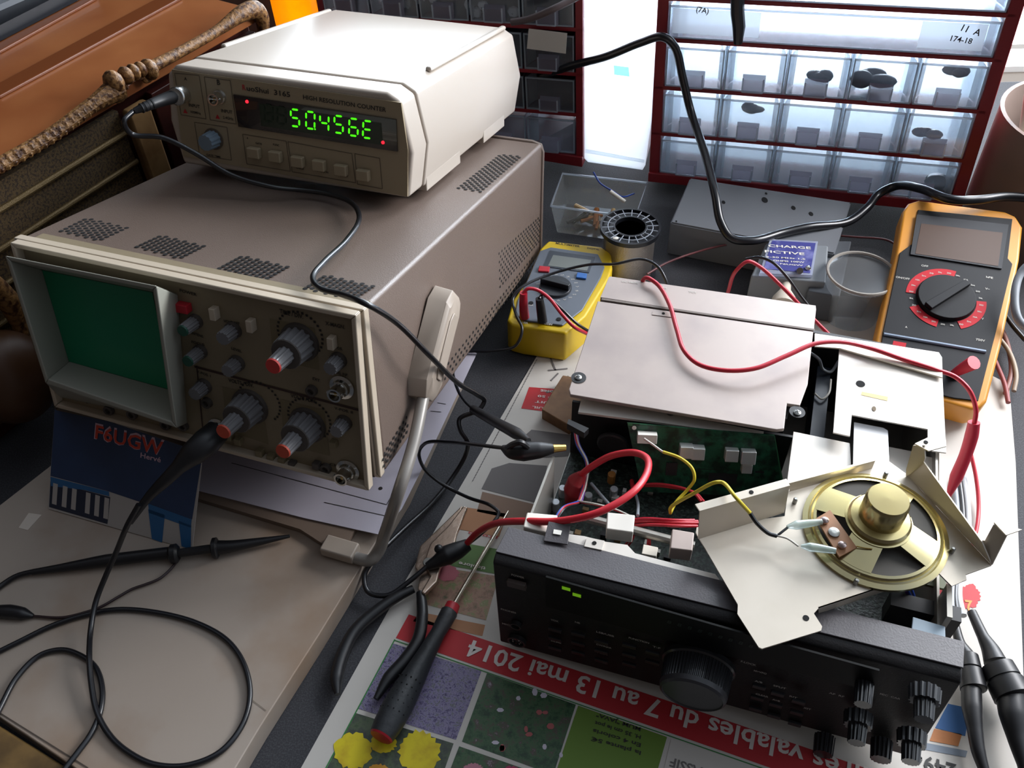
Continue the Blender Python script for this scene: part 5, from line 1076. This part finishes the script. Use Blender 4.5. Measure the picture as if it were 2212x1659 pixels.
# black test lead with probe
bl_ = cable('black_test_lead', [(1448, 650, .06), (1441, 612, .08), (1420, 575, .09), (1385, 560, .09), (1330, 570, .085), (1270, 572, .07), (1190, 592, .062), (1125, 622, .06), (1108, 645, .055), (1115, 680, .05), (1128, 712, .045), (1112, 748, .035), (1060, 758, .03), (1000, 762, .03), (980, 790, .035), (988, 840, .05), (1005, 868, .055), (1030, 890, .06)], .0013, BLK2, 'thin black test lead looping over the yellow multimeter to a probe by the transceiver', 'test lead', k=10)
b = MB(); b.tube([at(1022, 884, .058), at(1045, 897, .064), at(1080, 917, .08), at(1115, 936, .095), at(1142, 952, .104)], [.0035, .0038, .004, .0045, .002], BLACK, n=14); b.build('probe_handle', bl_)
# red lead over the shield
rl = cable('red_test_lead', [(1382, 640, .09), (1386, 612, .11), (1396, 600, .118), (1420, 614, .118), (1445, 655, .118), (1462, 712, .118), (1478, 758, .118), (1510, 787, .118), (1565, 800, .12), (1630, 796, .122), (1700, 768, .124), (1762, 742, .125), (1820, 739, .122), (1880, 752, .115), (1950, 776, .112), (2020, 798, .11), (2065, 815, .105), (2095, 845, .1), (2108, 885, .09), (2105, 915, .08)], .0017, RED, 'red test lead lying in a curve across the metal shield of the transceiver', 'test lead', k=10)
b = MB(); b.tube([at(2104, 912, .08), at(2099, 940, .07), at(2085, 985, .055), at(2066, 1030, .04), at(2046, 1078, .025)], [.0042, .0048, .0045, .0048, .0015], mat('red_probe', 'b02438', .4), n=14); b.build('probe_handle', rl)
cable('red_wire', [(2096, 975, .02), (2108, 1030, .012), (2114, 1090, .006), (2110, 1140, .005), (2095, 1190, .004)], .0015, RED, 'red wire running down the newspaper beside the right side of the transceiver', 'wire')
cable('red_banana_plug', [OF.W(2, .004, 2062, 806), OF.W(2, .018, 2078, 797), OF.W(2, .032, 2104, 783)], [.0035, .0045, .0058], mat('red_plug_boot', 'cc2f40', .4), 'red plug boot standing in the jack of the orange multimeter', 'plug')
cable('red_power_wire', [(1572, 632, .03), (1590, 585, .07), (1615, 565, .08), (1640, 575, .075), (1690, 620, .06), (1740, 672, .05), (1790, 722, .04)], .0017, RED, 'red wire arching in front of the dummy load behind the transceiver', 'wire')
cable('black_power_wire', [(1610, 560, .07), (1640, 556, .075), (1668, 566, .075), (1700, 598, .065), (1730, 640, .05), (1752, 668, .04)], .0014, BLK2, 'black wire arching beside the red wire over the dummy load label', 'wire')
cable('dark_red_wire', [(1398, 592, .02), (1440, 568, .02), (1500, 546, .02), (1572, 528, .025), (1640, 522, .02), (1760, 508, .01), (1850, 512, .01), (1920, 520, .01), (1950, 545, .01)], .0011, mat('dark_red_insulation', '6d3a3c', .4), 'dark red wire lying on the desk behind the transceiver and plastic cup', 'wire')
pc_ = cable('power_cable', [(1170, 165, .11), (1235, 142, .13), (1310, 122, .15), (1385, 92, .17), (1432, 80, .18), (1458, 102, .17), (1475, 170, .14), (1492, 240, .11), (1522, 330, .09), (1545, 420, .075), (1556, 478, .06), (1580, 514, .05), (1625, 520, .048), (1690, 503, .045), (1750, 490, .045), (1830, 480, .04), (1872, 450, .045), (1900, 418, .05), (1935, 402, .06), (1990, 408, .08), (2050, 430, .09), (2110, 432, .09), (2170, 425, .09), (2230, 428, .09)], .0042, BLK2, 'thick black cable hanging over the drawer cabinets and lying behind the orange multimeter', k=10)
cable('grey_cable', [(1105, 48, .18), (1140, 42, .185), (1190, 22, .2), (1250, -8, .21), (1290, -30, .22)], .0035, mat('grey_brown_cable', '55494a', .5), 'grey cable sloping across the top of the left drawer cabinet')
b = MB(); P = [CB.W(1, -.012, u, v) for u, v in ((1593, -20), (1593, 28), (1596, 58), (1594, 94))]; b.tube(P, [.0065, .0065, .0062, .0042], BLK2, sm=False)
b.build('hanging_plug', label='dark blue black plug hanging in front of the wide bright drawers', cat='plug')
# cables right of the orange multimeter
for pts, r, m, lb in (([(2235, 560, .09), (2205, 590, .08), (2192, 640, .07), (2200, 690, .06), (2235, 720, .05)], .0034, GREYCAB, 'light grey cable looping out of frame right of the orange multimeter'),
    ([(2155, 690, .01), (2175, 740, .01), (2185, 800, .008), (2172, 850, .006)], .0022, mat('brown_cable', '7a4a40', .5), 'brown red cable curving down beside the orange multimeter'),
    ([(2150, 720, .014), (2180, 760, .012), (2195, 810, .01), (2190, 845, .006)], .002, mat('beige_cable', '9a8a78', .5), 'beige cable curving down beside the orange multimeter'),
    ([(2160, 660, .02), (2185, 700, .018), (2215, 735, .015)], .0022, BLK2, 'black cable passing the upper right side of the orange multimeter'),
    ([(2150, 780, .008), (2170, 830, .008), (2178, 870, .006)], .002, mat('dull_red_cable', '8a4040', .5), 'dull red cable nearest the lower edge of the orange multimeter')):
    cable('side_cable', pts, r, m, lb)
for i, (u0, m_, lb) in enumerate(((2072, GREYCAB, 'grey cable running along the right side of the transceiver, nearest to it'), (2080, BLK2, 'dark cable running along the right side of the transceiver in the middle'), (2088, mat('pale_cable', 'c9cccf', .4), 'pale cable running along the right side of the transceiver, outermost'))):
    cable('antenna_cable', [(u0-12+i*3, 1030, .006), (u0-5+i*4, 1100, .006), (u0-4+i*3, 1180, .006), (u0-12, 1240, .008), (u0-16, 1290, .012), (u0-15+i*4, 1330, .016)][:6 if i != 2 else 6], .0022, m_, lb)
# round black connectors at the right
def conn(pts, segs, label):
    P = [at(*p) for p in pts]; rt = bpy.data.objects.new('cable_connector', None); COL.objects.link(rt); rt.location = P[0]; tag(rt, label, 'connector')
    o = P[0]; Q = [p-o for p in P]
    b = MB(); b.tube(Q, segs, BLACK, n=20, k=12); b.build('boot', rt); return rt, Q
r1, Q = conn([(2099, 1322, .018), (2123, 1374, .02), (2140, 1405, .02), (2150, 1430, .02)], [.0032, .0038, .0058, .0072], 'thick black round cable connector at the right edge of the table')
b = MB(); o = at(2099, 1322, .018); a_, z_ = at(2152, 1436, .02)-o, at(2190, 1510, .02)-o
L = np.linalg.norm(z_-a_); b.lathe(a_, z_-a_, [(.0075, 0), (.0105, .001), (.011, L*.42), (.0102, L*.44), (.0102, L*.48), (.0115, L*.5), (.0118, L*.95), (.009, L)], BLACK, 32); b.build('locking_ring', r1)
b = MB(); b.tube([at(u, v, z)-o for u, v, z in ((2182, 1495, .02), (2188, 1545, .02), (2196, 1590, .018), (2212, 1650, .015), (2235, 1720, .012))], [.0088, .0082, .006, .0042, .004], BLACK, n=20); b.build('cable_tail', r1)
o = at(2064, 1350, .016); r2, Q = conn([(2064, 1350, .016), (2074, 1390, .016), (2088, 1415, .016)], [.0026, .0035, .005], 'slimmer black round cable connector beside the transceiver knobs')
b = MB(); a_, z_ = at(2088, 1415, .016)-o, at(2104, 1492, .016)-o; L = np.linalg.norm(z_-a_); b.lathe(a_, z_-a_, [(.006, 0), (.0072, .001), (.0075, L*.4), (.0068, L*.42), (.0078, L*.46), (.0082, L*.96), (.006, L)], BLACK, 32); b.build('locking_ring', r2)
b = MB(); b.tube([at(u, v, z)-o for u, v, z in ((2098, 1480, .016), (2100, 1530, .016), (2106, 1575, .015), (2114, 1625, .013), (2135, 1690, .01))], [.0062, .0062, .0048, .0042, .0026], BLACK, n=20); b.build('cable_tail', r2)

# ================================================================ oscilloscope probe leads
pz = .0222
prb = cable('probe_cable', [SC.W(1, -.06, 300, 1090), SC.W(1, -.066, 275, 1135), at(250, 1195, .06), at(228, 1245, .045), at(207, 1300, .034), at(196, 1360, .028), at(193, 1420, .028), at(197, 1475, .026), at(210, 1540, .024), at(240, 1592, pz), at(282, 1628, pz), at(336, 1652, pz), at(406, 1653, pz), at(476, 1624, pz), at(524, 1565, pz), at(540, 1500, pz), at(526, 1433, pz), at(490, 1383, pz), at(425, 1346, pz), at(336, 1323, pz), at(252, 1317, pz), at(182, 1329, pz), at(112, 1352, pz), at(42, 1386, pz), at(-10, 1412, pz), at(-60, 1440, pz)], .0019, BLK2, 'black probe cable plugged into the oscilloscope and looping over the cardboard', k=8)
b = MB(); b.tube([SC.W(1, -.012, 470, 932), SC.W(1, -.025, 440, 960), SC.W(1, -.035, 405, 990), SC.W(1, -.045, 365, 1030), SC.W(1, -.053, 320, 1075), SC.W(1, -.064, 280, 1128)], [.0085, .0095, .0085, .005, .0042, .0028, .0024], BLACK, n=18); b.build('strain_relief', prb)
cable('probe_cable', [(-30, 1590, pz), (0, 1530, pz), (36, 1464, pz), (84, 1417, pz), (132, 1404, pz), (174, 1416, pz), (207, 1443, pz), (221, 1490, pz), (216, 1540, pz), (196, 1586, pz), (168, 1625, pz), (135, 1668, pz), (100, 1720, pz)], .0019, BLK2, 'second smaller loop of black probe cable at the bottom left corner')
pb = cable('oscilloscope_probe', [(-40, 1300, pz), (0, 1267, pz), (35, 1245, pz+.001), (80, 1233, pz+.002)], .002, BLK2, 'black oscilloscope probe with hook tip lying on the cardboard box', 'probe')
b = MB(); b.tube([at(70, 1236, pz+.002), at(130, 1227, pz+.003), at(230, 1211, pz+.004), at(365, 1194, pz+.005)], [.0022, .003, .0046, .0044], BLACK, n=18); b.build('probe_body', pb)
def ringp(u, v, z, r, w, par, name='collar', d=None):
    b = MB(); c = at(u, v, z); ax = nrm(at(465, 1185, z)-at(375, 1196, z)); b.lathe(c-ax*w/2, ax, [(r*.7, 0), (r, w*.25), (r, w*.75), (r*.7, w)], BLACK, 24); b.build(name, par)
ringp(376, 1196, pz+.005, .0072, .007, pb); ringp(465, 1184, pz+.005, .0078, .005, pb)
b = MB(); b.tube([at(376, 1196, pz+.005), at(465, 1184, pz+.005)], .0032, BLACK, sm=False); b.tube([at(470, 1183, pz+.005), at(500, 1180, pz+.005), at(560, 1170, pz+.004), at(626, 1158, pz+.003)], [.0055, .0045, .003, .0012], BLACK, n=16); b.build('hook_tip', pb)
b = MB(); b.tube([at(u, v, pz) for u, v in ((385, 1208), (370, 1228), (345, 1250), (313, 1263), (285, 1273), (255, 1290), (218, 1311), (180, 1324), (135, 1334), (70, 1331))], .001, mat('ground_lead_brown', '2a1c1e', .4), n=8); b.build('ground_lead', pb)
b = MB(); b.tube([at(72, 1331, pz), at(50, 1326, pz+.002), at(20, 1322, pz+.002), at(-20, 1322, pz+.002)], [.0015, .0045, .0052, .0045], BLACK, n=12); b.build('crocodile_clip', pb)

# ================================================================ pliers and screwdriver
pl_ = thing('pliers', 'long nose pliers with black handles lying left of the screwdriver', 'pliers', Fr(at(915, 1230, 0)))
PF = Fr(at(915, 1230, 0)); STL = mat('bright_worn_steel', 'c8b4a4', .25, .9, bump=.2, bscale=300); Pp = lambda l, z: [PF.loc(at(u, v, z)) for u, v in l]
b = MB(); b.prism(Pp([(1000, 1096), (990, 1150), (958, 1200), (955, 1222), (935, 1250), (915, 1287), (903, 1280), (908, 1245), (897, 1230), (908, 1185), (955, 1140)], .006), (0, 0, .004), STL); b.build('left_jaw', pl_, bevel=.0012)
b = MB(); b.prism(Pp([(1002, 1098), (1011, 1102), (988, 1160), (978, 1200), (952, 1232), (945, 1262), (918, 1290), (910, 1284), (930, 1250), (918, 1215), (930, 1180), (970, 1140)], .0095), (0, 0, .004), STL); b.build('right_jaw', pl_, bevel=.0012)
b = MB(); b.lathe(PF.loc(at(925, 1215, .0135)), (0, 0, 1), [(.004, 0), (.0035, .001)], STEEL, 20); b.build('pivot', pl_)
b = MB(); b.tube(Pp([(893, 1272), (860, 1288), (817, 1317), (768, 1362), (740, 1415), (727, 1465), (729, 1500)], .008), [.003, .0038, .0042, .0045, .0046, .0045, .002], BLACK, n=16); b.build('handle', pl_)
b = MB(); b.tube(Pp([(908, 1280), (911, 1300), (912, 1335), (902, 1385), (876, 1425), (840, 1465), (812, 1510)], .009), [.003, .0038, .0042, .0045, .0046, .0045, .002], BLACK, n=16); b.build('handle', pl_)
sd = thing('screwdriver', 'screwdriver with dark dimpled handle and red collar lying on the newspaper', 'screwdriver', Fr(at(970, 1320, 0)))
DF2 = Fr(at(970, 1320, 0)); D = lambda u, v, z: DF2.loc(at(u, v, z))
b = MB(); b.tube([D(1098, 1104, .007), D(1085, 1128, .0078), D(978, 1309, .010)], [.0006, .0016, .0016, .0016, .0016, .0016, .0016], mat('polished_steel', 'd8cfc0', .2, 1), sm=False, n=14); b.build('shaft', sd)
b = MB(); b.tube([D(979, 1306, .010), D(972, 1322, .010)], [.005, .0055], REDP, sm=False, n=24); b.build('red_collar', sd, label='red collar')
a0, a1 = D(973, 1318, .010), D(824, 1590, .0125); ax = a1-a0; L = np.linalg.norm(ax)
b = MB(); b.lathe(a0, ax, [(.0048, 0), (.0062, L*.02), (.0060, L*.08), (.0053, L*.2), (.0064, L*.38), (.0085, L*.58), (.0098, L*.72), (.0100, L*.82), (.0093, L*.93), (.0080, L)], mat('dark_grip', '25272a', .5, bump=.4, bscale=250), 36)
gm = b.mats[0]; hd = b.build('grip', sd, smooth=60)
b = MB(); u1, u2, u3 = basis(ax)
for j in range(5):
    for i in range(6):
        a = .6+i*.42; h = L*(.6+j*.06); r = .0096+.0002*(j-2); p = a0+u3*h+(u1*math.cos(a)+u2*math.sin(a))*r*.985
        b.ball(p, .0006, DARK, 6)
b.build('dimples', hd)
b = MB(); b.lathe(a1, ax, [(.0080, 0), (.0072, .0012), (.004, .0018), (0, .002)], REDP, 28); b.build('end_cap', sd, label='red end cap')
